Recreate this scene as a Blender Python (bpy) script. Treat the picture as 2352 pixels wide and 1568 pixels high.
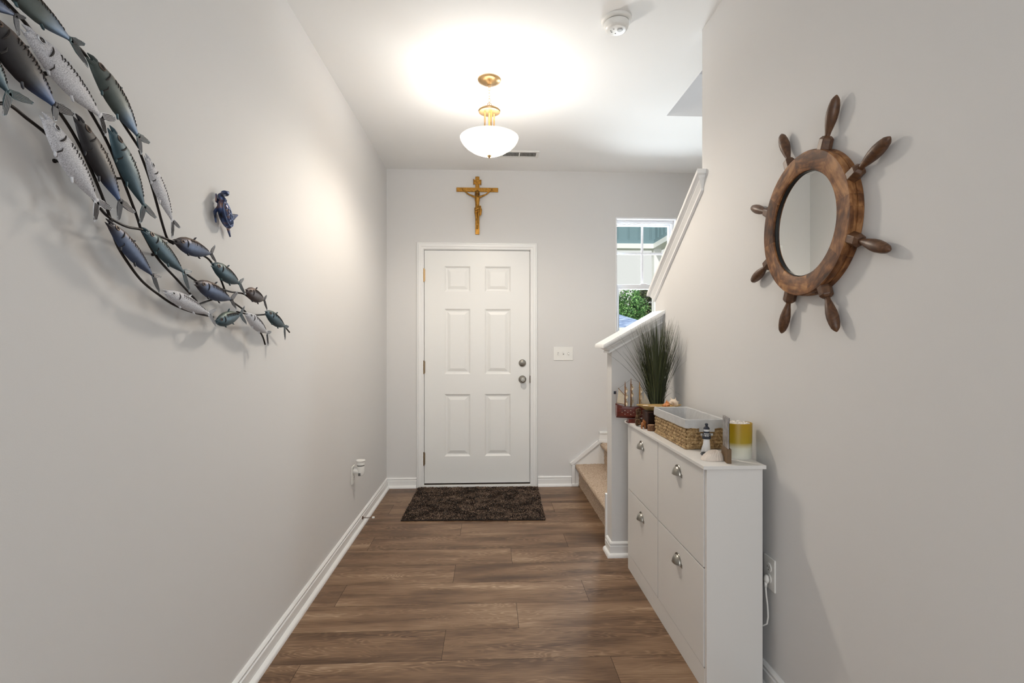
import bpy, bmesh, math, random
from mathutils import Vector, Matrix
random.seed(7)
for o in list(bpy.data.objects): bpy.data.objects.remove(o)
scn = bpy.context.scene
C = scn.collection
PI = math.pi

# ------------------------------------------------------------------ camera
FPX = 1190.0                       # focal length in pixels of a 2352 px wide frame
YAW = math.atan(52 / FPX)
CAMZ = 1.26
cd = bpy.data.cameras.new('camera'); cam = bpy.data.objects.new('camera', cd); C.objects.link(cam)
cam.location = (0, 0, CAMZ); cam.rotation_euler = (PI / 2, 0, -YAW)
cd.sensor_width = 36; cd.lens = FPX / 2352 * 36; cd.clip_start = 0.02; cd.clip_end = 300
cd.shift_y = 0.5 / 2352
scn.camera = cam
# ------------------------------------------------------------------ view, world, sun, lights
scn.view_settings.view_transform = 'Standard'; scn.view_settings.look = 'None'
scn.view_settings.gamma = 1; scn.view_settings.use_curve_mapping = False
scn.view_settings.exposure = 0.16
W = bpy.data.worlds.new('sky'); scn.world = W; W.use_nodes = True
W.node_tree.nodes['Background'].inputs[0].default_value = (0.93, 0.93, 0.90, 1)
W.node_tree.nodes['Background'].inputs[1].default_value = 0.84

def light(name, kind, loc, energy, color, rot=(0, 0, 0), **k):
    d = bpy.data.lights.new(name, kind); d.energy = energy; d.color = color
    for a, v in k.items(): setattr(d, a, v)
    o = bpy.data.objects.new(name, d); C.objects.link(o); o.location = loc; o.rotation_euler = rot
    return o
light('sun', 'SUN', (0, -10, 20), 2.8, (1, .97, .90), (math.radians(48), 0, math.radians(-25)), angle=0.02)
# fill lamp added behind the camera, set at a made-up glazed door
light('added_rear_fill', 'AREA', (0.0, -3.0, 1.45), 46, (.93, .965, 1.0), (math.radians(112), 0, 0), shape='RECTANGLE', size=1.7, size_y=2.2)
# daylight coming down the stairwell from the upper floor
light('upstairs_daylight', 'AREA', (1.65, 1.6, 5.1), 24, (.90, .94, 1.0), (0, 0, 0), shape='RECTANGLE', size=.8, size_y=2.0)
# daylight arriving at the stair window
light('stair_window_daylight', 'AREA', (1.38, 4.72, 1.76), 36, (.86, .93, 1.0), (math.radians(-100), 0, 0), shape='RECTANGLE', size=.44, size_y=1.0)
# the two bulbs in the pendant bowl
for sx in (-.05, .05):
    light('pendant_bulb', 'POINT', (sx, 2.95, 2.385), 6.8, (1.0, .965, .92), shadow_soft_size=.035)
# spots added in the same bowl to send more light down than up
    light('pendant_downlight', 'SPOT', (sx, 2.95, 2.375), 33, (1.0, .965, .93), shadow_soft_size=.04, spot_size=math.radians(179), spot_blend=.55)

# ------------------------------------------------------------------ helpers
def ray(x, y):
    F = Vector((math.sin(YAW), math.cos(YAW), 0)); R = Vector((math.cos(YAW), -math.sin(YAW), 0))
    return F + R * ((x - 1176) / FPX) + Vector((0, 0, 1)) * ((784.5 - y) / FPX)
def onX(x, y, v):
    d = ray(x, y); return Vector((0, 0, CAMZ)) + d * (v / d.x)

def props(o, label=None, cat=None, group=None, kind=None):
    if label: o['label'] = label
    if cat: o['category'] = cat
    if group: o['group'] = group
    if kind: o['kind'] = kind
    return o
def thing(name, label, cat, loc, group=None, rz=0):
    o = bpy.data.objects.new(name, None); C.objects.link(o); o.location = loc; o.rotation_euler = (0, 0, rz)
    o.empty_display_size = .05
    return props(o, label, cat, group)

class MB:
    def __init__(s): s.v = []; s.f = []; s.m = []; s.a = []
    def add(s, vs, fs, mi=0):
        b = len(s.v); s.v += [Vector(p) for p in vs]
        for f in fs: s.f.append([b + i for i in f]); s.m.append(mi)
    def box(s, x0, x1, y0, y1, z0, z1, mi=0):
        s.add([(x0, y0, z0), (x1, y0, z0), (x1, y1, z0), (x0, y1, z0), (x0, y0, z1), (x1, y0, z1), (x1, y1, z1), (x0, y1, z1)],
              [(3, 2, 1, 0), (4, 5, 6, 7), (0, 1, 5, 4), (1, 2, 6, 5), (2, 3, 7, 6), (3, 0, 4, 7)], mi); return s
    def tube(s, pts, r, n=8, mi=0, cap=True):
        pts = [Vector(p) for p in pts]; N = len(pts)
        rs = r if isinstance(r, (list, tuple)) else [r] * N
        t0 = (pts[1] - pts[0]).normalized()
        up = Vector((0, 0, 1)) if abs(t0.z) < .9 else Vector((1, 0, 0))
        a = t0.cross(up).normalized(); vs = []
        for i, p in enumerate(pts):
            t = (pts[min(i + 1, N - 1)] - pts[max(i - 1, 0)]).normalized()
            a = (a - t * a.dot(t)).normalized(); b = t.cross(a)
            for k in range(n):
                w = 2 * PI * k / n; vs.append(p + (a * math.cos(w) + b * math.sin(w)) * rs[i])
        fs = [(i * n + k, i * n + (k + 1) % n, (i + 1) * n + (k + 1) % n, (i + 1) * n + k) for i in range(N - 1) for k in range(n)]
        if cap: fs += [tuple(range(n))[::-1], tuple((N - 1) * n + k for k in range(n))]
        s.add(vs, fs, mi); return s
    def ring(s, pts, r, n=6, mi=0):
        pts = [Vector(p) for p in pts]; N = len(pts)
        c = sum(pts, Vector()) / N; nn = (pts[0] - c).cross(pts[N // 4] - c).normalized(); vs = []
        for i, p in enumerate(pts):
            t = (pts[(i + 1) % N] - pts[i - 1]).normalized(); b = t.cross(nn).normalized()
            for k in range(n):
                w = 2 * PI * k / n; vs.append(p + (b * math.cos(w) + nn * math.sin(w)) * r)
        s.add(vs, [(i * n + k, i * n + (k + 1) % n, ((i + 1) % N) * n + (k + 1) % n, ((i + 1) % N) * n + k) for i in range(N) for k in range(n)], mi); return s
    def lathe(s, prof, c=(0, 0, 0), axis='z', n=32, mi=0, sx=1, sy=1):
        c = Vector(c); vs = []
        for r, h in prof:
            for k in range(n):
                w = 2 * PI * k / n; x, y = r * math.cos(w) * sx, r * math.sin(w) * sy
                p = (x, y, h) if axis == 'z' else ((h, x, y) if axis == 'x' else (y, h, x))
                vs.append(c + Vector(p))
        N = len(prof)
        fs = [(i * n + k, i * n + (k + 1) % n, (i + 1) * n + (k + 1) % n, (i + 1) * n + k) for i in range(N - 1) for k in range(n)]
        if prof[0][0] > 1e-6: fs.append(tuple(range(n))[::-1])
        if prof[-1][0] > 1e-6: fs.append(tuple((N - 1) * n + k for k in range(n)))
        s.add(vs, fs, mi); return s
    def ball(s, c, r, n=12, mi=0, m=None):
        if not isinstance(r, (tuple, list)): r = (r, r, r)
        vs = []; c = Vector(c); h = n // 2
        for i in range(h + 1):
            t = PI * i / h
            for k in range(n):
                w = 2 * PI * k / n
                p = Vector((r[0] * math.sin(t) * math.cos(w), r[1] * math.sin(t) * math.sin(w), r[2] * math.cos(t)))
                vs.append(c + (m @ p if m else p))
        s.add(vs, [(i * n + k, (i + 1) * n + k, (i + 1) * n + (k + 1) % n, i * n + (k + 1) % n) for i in range(h) for k in range(n)], mi); return s
    def prism(s, poly, d, mi=0):
        n = len(poly); d = Vector(d); vs = [Vector(p) for p in poly]; vs += [p + d for p in vs[:n]]
        s.add(vs, [tuple(range(n))[::-1], tuple(range(n, 2 * n))] + [(i, (i + 1) % n, n + (i + 1) % n, n + i) for i in range(n)], mi); return s
    def loft(s, rings, mi=0, cap=True):
        n = len(rings[0]); vs = [p for r in rings for p in r]; N = len(rings)
        fs = [(i * n + k, i * n + (k + 1) % n, (i + 1) * n + (k + 1) % n, (i + 1) * n + k) for i in range(N - 1) for k in range(n)]
        if cap: fs += [tuple(range(n))[::-1], tuple((N - 1) * n + k for k in range(n))]
        s.add(vs, fs, mi); return s
    def build(s, name, mats, parent=None, off=(0, 0, 0), smooth=None, bevel=0, weld=True, subs=0, fix=True):
        """vertices are in world space; off is what is subtracted (the parent's place)"""
        me = bpy.data.meshes.new(name); off = Vector(off)
        me.from_pydata([p - off for p in s.v], [], s.f)
        if not isinstance(mats, (list, tuple)): mats = [mats]
        for m in mats: me.materials.append(m)
        me.polygons.foreach_set('material_index', s.m)
        bm = bmesh.new(); bm.from_mesh(me)
        if weld: bmesh.ops.remove_doubles(bm, verts=bm.verts, dist=1e-6)
        if fix: bmesh.ops.recalc_face_normals(bm, faces=bm.faces)
        bm.to_mesh(me); bm.free()
        o = bpy.data.objects.new(name, me); C.objects.link(o)
        if parent: o.parent = parent
        if bevel:
            b = o.modifiers.new('b', 'BEVEL'); b.width = bevel; b.segments = 2; b.limit_method = 'ANGLE'; b.angle_limit = .6
        if subs:
            b = o.modifiers.new('s', 'SUBSURF'); b.levels = subs; b.render_levels = subs
        if smooth:
            me.polygons.foreach_set('use_smooth', [True] * len(me.polygons))
            if smooth is not True:
                me.set_sharp_from_angle(angle=math.radians(smooth))
        return o

def single(mb, name, mats, label, cat, base, group=None, **k):
    o = mb.build(name, mats, None, off=base, **k); o.location = base
    return props(o, label, cat, group)
def struct(mb, name, mats, **k):
    return props(mb.build(name, mats, **k), kind='structure')

# ------------------------------------------------------------------ materials
def lin(c): return tuple((x / 255 / 12.92 if x / 255 <= .04045 else ((x / 255 + .055) / 1.055) ** 2.4) for x in c) + (1,)
def mat(name, col, rough=.5, metal=0, bump=0, bscale=200, vary=0, vscale=20, coord='Object', **k):
    m = bpy.data.materials.new(name); m.use_nodes = True; nt = m.node_tree; p = nt.nodes['Principled BSDF']
    c = lin(col); p.inputs['Base Color'].default_value = c; p.inputs['Roughness'].default_value = rough; p.inputs['Metallic'].default_value = metal
    for a, v in k.items(): p.inputs[a.replace('_', ' ')].default_value = v
    tc = nt.nodes.new('ShaderNodeTexCoord')
    if bump:
        n = nt.nodes.new('ShaderNodeTexNoise'); n.inputs['Scale'].default_value = bscale; n.inputs['Detail'].default_value = 3
        b = nt.nodes.new('ShaderNodeBump'); b.inputs['Strength'].default_value = bump; b.inputs['Distance'].default_value = .002
        nt.links.new(tc.outputs[coord], n.inputs['Vector']); nt.links.new(n.outputs['Fac'], b.inputs['Height']); nt.links.new(b.outputs[0], p.inputs['Normal'])
    if vary:
        n = nt.nodes.new('ShaderNodeTexNoise'); n.inputs['Scale'].default_value = vscale; n.inputs['Detail'].default_value = 4
        r = nt.nodes.new('ShaderNodeMapRange'); r.inputs[1].default_value = .3; r.inputs[2].default_value = .7
        r.inputs[3].default_value = 1 - vary; r.inputs[4].default_value = 1 + vary
        mx = nt.nodes.new('ShaderNodeMix'); mx.data_type = 'RGBA'; mx.blend_type = 'MULTIPLY'; mx.inputs[0].default_value = 1; mx.inputs[6].default_value = c
        nt.links.new(tc.outputs[coord], n.inputs['Vector']); nt.links.new(n.outputs['Fac'], r.inputs[0]); nt.links.new(r.outputs[0], mx.inputs[7]); nt.links.new(mx.outputs[2], p.inputs['Base Color'])
    return m
def ramp(nt, src, stops):
    r = nt.nodes.new('ShaderNodeValToRGB'); e = r.color_ramp.elements
    e[0].position, e[0].color = stops[0][0], stops[0][1]; e[1].position, e[1].color = stops[-1][0], stops[-1][1]
    for p, c in stops[1:-1]: x = e.new(p); x.color = c
    nt.links.new(src, r.inputs[0]); return r.outputs[0]

M = {}
M['wall'] = mat('wall_paint', (221, 220, 219), .75, bump=.05, bscale=350)
M['ceil'] = mat('ceiling_paint', (246, 246, 245), .85, bump=.08, bscale=250)
M['trim'] = mat('white_trim_paint', (240, 240, 239), .35)
M['door'] = mat('white_door_paint', (238, 238, 236), .38, bump=.02, bscale=300)
M['white_plastic'] = mat('white_plastic', (236, 235, 231), .35)
M['vinyl'] = mat('white_vinyl', (244, 245, 248), .4)
M['nickel'] = mat('satin_nickel', (158, 154, 146), .28, 1)
M['brass'] = mat('brushed_brass', (200, 168, 124), .34, 1)
M['hinge'] = mat('tarnished_hinge', (150, 130, 105), .4, 1)
M['black'] = mat('black', (18, 17, 16), .6)
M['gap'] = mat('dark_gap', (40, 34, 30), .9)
M['cab'] = mat('white_cabinet_laminate', (228, 226, 223), .42, bump=.04, bscale=120)
M['gold'] = mat('antique_gold', (168, 122, 52), .42, .8, bump=.35, bscale=260, vary=.35, vscale=60)
M['golddark'] = mat('dark_antique_gold', (112, 76, 26), .5, .6, bump=.4, bscale=400)

def wood(name, a, b, c, scale=6, stretch=(1, 8, 8), rough=.42, coord='Object', dist=3.0):
    m = bpy.data.materials.new(name); m.use_nodes = True; nt = m.node_tree; p = nt.nodes['Principled BSDF']
    tc = nt.nodes.new('ShaderNodeTexCoord'); mp = nt.nodes.new('ShaderNodeMapping'); mp.inputs['Scale'].default_value = stretch
    n = nt.nodes.new('ShaderNodeTexNoise'); n.inputs['Scale'].default_value = scale; n.inputs['Detail'].default_value = 6; n.inputs['Distortion'].default_value = dist
    nt.links.new(tc.outputs[coord], mp.inputs[0]); nt.links.new(mp.outputs[0], n.inputs['Vector'])
    col = ramp(nt, n.outputs['Fac'], [(.28, lin(a)), (.5, lin(b)), (.72, lin(c))])
    nt.links.new(col, p.inputs['Base Color']); p.inputs['Roughness'].default_value = rough
    bp = nt.nodes.new('ShaderNodeBump'); bp.inputs['Strength'].default_value = .2; bp.inputs['Distance'].default_value = .001
    nt.links.new(n.outputs['Fac'], bp.inputs['Height']); nt.links.new(bp.outputs[0], p.inputs['Normal'])
    return m
def ring_wood():
    """grain running round the ring, with eight glued segments"""
    m = bpy.data.materials.new('stained_wood_ring'); m.use_nodes = True; nt = m.node_tree; N = nt.nodes; L = nt.links; p = N['Principled BSDF']
    def mth(op, a, b=None):
        x = N.new('ShaderNodeMath'); x.operation = op
        for i, q in enumerate((a, b)):
            if q is None: continue
            if isinstance(q, (int, float)): x.inputs[i].default_value = q
            else: L.new(q, x.inputs[i])
        return x.outputs[0]
    tc = N.new('ShaderNodeTexCoord'); sp = N.new('ShaderNodeSeparateXYZ'); L.new(tc.outputs['Object'], sp.inputs[0])
    ang = mth('ARCTAN2', sp.outputs[2], sp.outputs[1]); rad = mth('SQRT', mth('ADD', mth('MULTIPLY', sp.outputs[1], sp.outputs[1]), mth('MULTIPLY', sp.outputs[2], sp.outputs[2])))
    seg = mth('FLOOR', mth('DIVIDE', mth('ADD', ang, 3.3), PI / 4))
    loc_a = mth('SUBTRACT', mth('ADD', ang, 3.3), mth('MULTIPLY', mth('ADD', seg, .5), PI / 4))
    u = mth('MULTIPLY', rad, mth('SINE', loc_a)); v = mth('MULTIPLY', rad, mth('COSINE', loc_a))
    cb = N.new('ShaderNodeCombineXYZ'); L.new(mth('ADD', mth('MULTIPLY', u, 9.), mth('MULTIPLY', seg, 7.3)), cb.inputs[0]); L.new(mth('MULTIPLY', v, 42.), cb.inputs[1]); L.new(mth('MULTIPLY', sp.outputs[0], 42.), cb.inputs[2])
    n = N.new('ShaderNodeTexNoise'); n.inputs['Scale'].default_value = 1.6; n.inputs['Detail'].default_value = 6; n.inputs['Distortion'].default_value = .8; L.new(cb.outputs[0], n.inputs['Vector'])
    n2 = N.new('ShaderNodeTexNoise'); n2.inputs['Scale'].default_value = 26; n2.inputs['Detail'].default_value = 3; L.new(tc.outputs['Object'], n2.inputs['Vector'])
    tone = mth('MULTIPLY', mth('SUBTRACT', mth('FRACT', mth('MULTIPLY', mth('ADD', seg, 1), .618)), .5), .22)
    f = mth('ADD', mth('ADD', mth('MULTIPLY', n.outputs['Fac'], .55), mth('MULTIPLY', n2.outputs['Fac'], .6)), tone)
    L.new(ramp(nt, f, [(.32, lin((46, 27, 15))), (.50, lin((92, 57, 32))), (.62, lin((128, 85, 50))), (.80, lin((176, 128, 82)))]), p.inputs['Base Color'])
    p.inputs['Roughness'].default_value = .55; p.inputs['Specular IOR Level'].default_value = .3
    b = N.new('ShaderNodeBump'); b.inputs['Strength'].default_value = .25; b.inputs['Distance'].default_value = .001; L.new(f, b.inputs['Height']); L.new(b.outputs[0], p.inputs['Normal'])
    return m
M['wheel'] = ring_wood()
M['wheel_h'] = wood('walnut_handle', (66, 42, 27), (88, 58, 36), (110, 76, 50), 9, (3, 3, 3), .42)
M['mahogany'] = mat('red_mahogany', (104, 38, 22), .3, vary=.3, vscale=60)
M['mast'] = mat('light_mast_wood', (132, 88, 50), .5)
M['darkwood'] = mat('dark_box_wood', (62, 34, 22), .45, vary=.3, vscale=60)
M['blockwood'] = mat('walnut_block', (104, 78, 46), .5, vary=.15, vscale=80)
M['sail'] = mat('cream_sail_cloth', (222, 208, 184), .85, vary=.08, vscale=150)

def floor_mat():
    m = bpy.data.materials.new('vinyl_oak_plank'); m.use_nodes = True; nt = m.node_tree; N = nt.nodes; L = nt.links; p = N['Principled BSDF']
    tc = N.new('ShaderNodeTexCoord'); at = N.new('ShaderNodeAttribute'); at.attribute_name = 'pid'
    of = N.new('ShaderNodeVectorMath'); of.operation = 'MULTIPLY_ADD'; of.inputs[1].default_value = (13.7, 7.3, 5.1)
    cm = N.new('ShaderNodeCombineXYZ')
    for i in range(3): L.new(at.outputs['Fac'], cm.inputs[i])
    L.new(cm.outputs[0], of.inputs[0]); L.new(tc.outputs['Object'], of.inputs[2])
    # cathedral figure: contour bands of a stretched noise
    m1 = N.new('ShaderNodeMapping'); m1.inputs['Scale'].default_value = (1.3, 7.5, 1); L.new(of.outputs[0], m1.inputs[0])
    n1 = N.new('ShaderNodeTexNoise'); n1.inputs['Scale'].default_value = 1.25; n1.inputs['Detail'].default_value = 3.2; n1.inputs['Roughness'].default_value = .45; n1.inputs['Distortion'].default_value = .25
    L.new(m1.outputs[0], n1.inputs['Vector'])
    mu = N.new('ShaderNodeMath'); mu.operation = 'MULTIPLY'; mu.inputs[1].default_value = 190; L.new(n1.outputs['Fac'], mu.inputs[0])
    sn = N.new('ShaderNodeMath'); sn.operation = 'SINE'; L.new(mu.outputs[0], sn.inputs[0])
    # fine fibre
    m2 = N.new('ShaderNodeMapping'); m2.inputs['Scale'].default_value = (5, 120, 1); L.new(of.outputs[0], m2.inputs[0])
    n2 = N.new('ShaderNodeTexNoise'); n2.inputs['Scale'].default_value = 2.2; n2.inputs['Detail'].default_value = 5; L.new(m2.outputs[0], n2.inputs['Vector'])
    # broad tone
    m3 = N.new('ShaderNodeMapping'); m3.inputs['Scale'].default_value = (1.2, 7, 1); L.new(of.outputs[0], m3.inputs[0])
    n3 = N.new('ShaderNodeTexNoise'); n3.inputs['Scale'].default_value = 1.6; n3.inputs['Detail'].default_value = 2; L.new(m3.outputs[0], n3.inputs['Vector'])
    # visibility mask of the figure
    n4 = N.new('ShaderNodeTexNoise'); n4.inputs['Scale'].default_value = 1.3; n4.inputs['Detail'].default_value = 3; L.new(m3.outputs[0], n4.inputs['Vector'])
    def math_(op, a, b=None):
        x = N.new('ShaderNodeMath'); x.operation = op
        for i, q in enumerate((a, b)):
            if q is None: continue
            if isinstance(q, (int, float)): x.inputs[i].default_value = q
            else: L.new(q, x.inputs[i])
        return x.outputs[0]
    mk = N.new('ShaderNodeMapRange'); mk.inputs[1].default_value = .40; mk.inputs[2].default_value = .60; L.new(n4.outputs['Fac'], mk.inputs[0])
    fig = math_('MULTIPLY', math_('MULTIPLY', math_('POWER', math_('MULTIPLY', math_('ADD', sn.outputs[0], 1.0), .5), 2.2), mk.outputs[0]), .26)
    fib = math_('MULTIPLY', math_('SUBTRACT', n2.outputs['Fac'], .5), .75)
    brd = math_('MULTIPLY', math_('SUBTRACT', n3.outputs['Fac'], .5), 1.05)
    pl = math_('MULTIPLY', math_('SUBTRACT', math_('FRACT', math_('MULTIPLY', at.outputs['Fac'], 3.77)), .5), .17)
    s = math_('ADD', math_('ADD', math_('ADD', math_('ADD', fig, fib), brd), pl), .44)
    col = ramp(nt, s, [(0.0, lin((64, 46, 34))), (.30, lin((98, 73, 53))), (.5, lin((125, 97, 73))), (.72, lin((148, 120, 94))), (1.0, lin((184, 158, 132)))])
    L.new(col, p.inputs['Base Color']); p.inputs['Roughness'].default_value = .42; p.inputs['Specular IOR Level'].default_value = .35
    b = N.new('ShaderNodeBump'); b.inputs['Strength'].default_value = .25; b.inputs['Distance'].default_value = .0008; L.new(s, b.inputs['Height']); L.new(b.outputs[0], p.inputs['Normal'])
    return m
M['floor'] = floor_mat()

def speckle(name, stops, scale, rough=.95, bump=.6):
    m = bpy.data.materials.new(name); m.use_nodes = True; nt = m.node_tree; p = nt.nodes['Principled BSDF']
    tc = nt.nodes.new('ShaderNodeTexCoord'); n = nt.nodes.new('ShaderNodeTexNoise'); n.inputs['Scale'].default_value = scale; n.inputs['Detail'].default_value = 4; n.inputs['Roughness'].default_value = .7
    nt.links.new(tc.outputs['Object'], n.inputs['Vector']); nt.links.new(ramp(nt, n.outputs['Fac'], stops), p.inputs['Base Color'])
    p.inputs['Roughness'].default_value = rough; p.inputs['Specular IOR Level'].default_value = .1
    b = nt.nodes.new('ShaderNodeBump'); b.inputs['Strength'].default_value = bump; b.inputs['Distance'].default_value = .004
    nt.links.new(n.outputs['Fac'], b.inputs['Height']); nt.links.new(b.outputs[0], p.inputs['Normal'])
    return m
M['carpet'] = speckle('beige_carpet', [(.3, lin((136, 112, 90))), (.5, lin((192, 170, 148))), (.7, lin((226, 208, 188)))], 130)
M['matbase'] = mat('mat_backing', (36, 28, 23), .95)

# ------------------------------------------------------------------ the room
XL, XR, YB, YR, H = -.885, 1.016, 4.51, -3.2, 2.75
XW = 2.10            # far side of the stairwell
HY = 3.372           # edge of the ceiling opening
HX = 1.168
H2 = 5.25            # ceiling upstairs
WX0, WX1, WZ0, WZ1 = 1.109, 1.655, 1.15, 2.353      # stair window opening
DX0, DX1, DZ1 = -.573, .361, 2.064                   # door opening

# floor: individual planks 0.2205 wide, 1.22 long
mb = MB(); pids = []
PW, PL = .2205, 1.222
offs = {0: .485, 1: -.19, 2: .13}
k0 = int((YR - 2.0575) / PW) - 1
r = k0
while 2.0575 + r * PW < YB + .02:
    y0 = max(2.0575 + r * PW, YR - .1); y1 = min(2.0575 + (r + 1) * PW, YB + .1)
    if y1 > y0 + .002:
        # row -1 is the one in front of 2.0575: joints at .482
        o = offs[[0, 1, 2][(r + 1) % 3]]
        x = o - 3 * PL
        while x < 2.3:
            a, b = max(x, XL - .1), min(x + PL, XW + .1)
            if b > a + .002:
                g = .0009
                mb.add([(a + g, y0 + g * .9, 0), (b - g, y0 + g * .9, 0), (b - g, y1 - g * .9, 0), (a + g, y1 - g * .9, 0)], [(0, 1, 2, 3)], 0)
                pids.append(random.random())
            x += PL
    r += 1
nf = len(mb.f)
mb.box(XL - .1, XW + .1, YR - .1, YB + .1, -.06, -.0006, 1)
M['joint'] = mat('plank_joint', (52, 38, 29), .8)
fl = struct(mb, 'floor', [M['floor'], M['joint']], weld=False, fix=False)
at = fl.data.attributes.new('pid', 'FLOAT', 'FACE')
at.data.foreach_set('value', [pids[i] * 10 if i < nf else 0. for i in range(len(fl.data.polygons))])

# walls
T = .115
mb = MB().box(XL - T, XL, YR - T, YB + .15, 0, H + .3); struct(mb, 'wall_left', M['wall'])
mb = MB()   # back wall with door and window openings, going up past the upper floor over the stairs
y0, y1 = YB, YB + .15
mb.box(XL, DX0, y0, y1, 0, H); mb.box(DX0, DX1, y0, y1, DZ1, H); mb.box(DX1, WX0, y0, y1, 0, H)
mb.box(WX0, WX1, y0, y1, 0, WZ0); mb.box(WX0, WX1, y0, y1, WZ1, H); mb.box(WX1, XW + T, y0, y1, 0, H)
struct(mb, 'wall_back', M['wall'])
RZ = lambda y: 1.640 + .655 * (3.05 - y)          # top of the raked cap
PYF, PYB, PX0 = 3.016, 3.131, .718
mb = MB()
poly = [(XR, YR, 0), (XR, PYB, 0), (XR, PYB, RZ(PYB) - .02), (XR, 2.433, RZ(2.433) - .02), (XR, 2.433, H), (XR, YR, H)]
mb.prism(poly, (T, 0, 0)); struct(mb, 'wall_right', M['wall'], fix=True)
PZ = lambda x: 1.240 + .560 * (x - .648)          # top of the newel wall's sloping cap
mb = MB(); mb.prism([(PX0, PYF, 0), (XR, PYF, 0), (XR, PYF, PZ(XR) - .02), (PX0, PYF, PZ(PX0) - .02)], (0, PYB - PYF, 0))
struct(mb, 'wall_newel', M['wall'])
mb = MB().box(XW, XW + T, -1.2, YB, 0, H2); struct(mb, 'wall_stairwell', M['wall'])
mb = MB().box(XL - T, XR + T, YR - T, YR, 0, .1).box(XL - T, -.86, YR - T, YR, .1, H).box(.86, XR + T, YR - T, YR, .1, H).box(-.86, .86, YR - T, YR, 2.6, H)
struct(mb, 'wall_front', M['wall'])
# ceiling with the stair opening
mb = MB().box(XL, HX, YR, YB, H, H + .28).box(HX, XW, HY, YB, H, H + .28)
struct(mb, 'ceiling', M['ceil'])
mb = MB().box(HX - T, HX, -1.2, HY, H + .28, H2).box(HX - T, XW + T, HY, HY + T, H + .28, H2).box(HX - T, XW + T, -1.2 - T, -1.2, 0, H2)
struct(mb, 'wall_upper', M['wall'])
mb = MB().box(HX - T, XW + T, -1.2 - T, HY + T, H2, H2 + .1); struct(mb, 'ceiling_upper', M['ceil'])

# baseboards: profile (out, up)
BP = [(0, 0), (.030, 0), (.030, .006), (.027, .015), (.020, .021), (.014, .023), (.014, .062), (.009, .066), (.013, .072), (.013, .078), (.008, .085), (0, .087)]
def baseboard(name, a, b, nrm, ma=0, mbb=0):
    """a,b: (x,y) ends on the wall, nrm: outward normal; ma/mb: mitre slope at the ends"""
    a = Vector((a[0], a[1], 0)); b = Vector((b[0], b[1], 0)); n = Vector((nrm[0], nrm[1], 0)); t = (b - a).normalized()
    m = MB()
    R = [[p + n * o + Vector((0, 0, z)) + t * (o * k) for o, z in BP] for p, k in ((a, ma), (b, mbb))]
    m.loft(R); return struct(m, name, M['trim'], smooth=35)
baseboard('baseboard_left', (XL, YR), (XL, YB), (1, 0), 0, -1)
baseboard('baseboard_back', (XL, YB), (-.628, YB), (0, -1), 1, 0)
baseboard('baseboard_door', (.422, YB), (.716, YB), (0, -1))
baseboard('baseboard_right', (XR, YR), (XR, PYF), (-1, 0), 0, -1)
m = MB()
xa = PX0
pts = [((xa, PYB - .01), (-1, 0)), ((xa, PYF), (-1, -1)), ((XR, PYF), (0, -1))]
m.loft([[Vector((p[0] + n[0] * o, p[1] + n[1] * o, z)) for o, z in BP] for p, n in pts])
struct(m, 'baseboard_newel', M['trim'], smooth=35)

# ---- sloping caps on the two half walls: nested layers sheared along the slope
CAPL = lambda o: [(o * .20, -.078), (o * .30, -.076), (o * .30, -.066), (o * .22, -.064), (o * .36, -.054), (o * .58, -.040), (o * .60, -.036), (o * .76, -.030), (o * .80, -.024), (o, -.022), (o * 1.02, -.012), (o, -.002), (o * .95, 0)]
def cap(name, corners, o, zf, ends):
    m = MB(); R = []
    (x0, x1, y0, y1) = corners
    for d, h in CAPL(o):
        q = [(x0 - d * ends[0], y0 - d * ends[2]), (x1 + d * ends[1], y0 - d * ends[2]), (x1 + d * ends[1], y1 + d * ends[3]), (x0 - d * ends[0], y1 + d * ends[3])]
        R.append([Vector((x, y, zf(x, y) + h)) for x, y in q])
    m.loft(R); return struct(m, name, M['trim'], smooth=12)
cap('trim_1', (PX0, XR - .0005, PYF, PYB), .062, lambda x, y: PZ(x), (1, 0, 1, 1))
cap('trim_2', (XR, XR + T, 2.43, PYB), .042, lambda x, y: RZ(y), (1, 1, 1, .9))

# skirt board beside the stairs on the back wall
m = MB(); y0 = YB - .012
m.prism([(.723, YB - .006, .19), (.965, YB - .006, .395), (1.02, YB - .006, .395), (1.02, YB - .006, .005), (.723, YB - .006, .005)], (0, .006, 0))
def bar(m, p, q, w, d):     # flat moulding strip on the back wall
    p = Vector(p); q = Vector(q); t = (q - p).normalized(); n = Vector((-t.z, 0, t.x)) * w
    m.prism([p, q, q + n, p + n], (0, d, 0))
bar(m, (.748, YB - .020, 0.0), (.748, YB - .020, .188), .028, .020)
bar(m, (.722, YB - .020, .178), (.965, YB - .020, .372), .030, .020)
bar(m, (.955, YB - .020, .376), (XW, YB - .020, .376), .026, .020)
m.box(.962, XW, YB - .014, YB, .40, .475); m.box(.962, XW, YB - .020, YB, .455, .468)
m.box(.716, .775, YB - .03, YB, 0, .02)
struct(m, 'trim_3', M['trim'], bevel=.002)
m = MB().box(PX0 - .008, PX0 + .004, PYB, PYB + .03, .02, .33); struct(m, 'trim_4', M['trim'])

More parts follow.
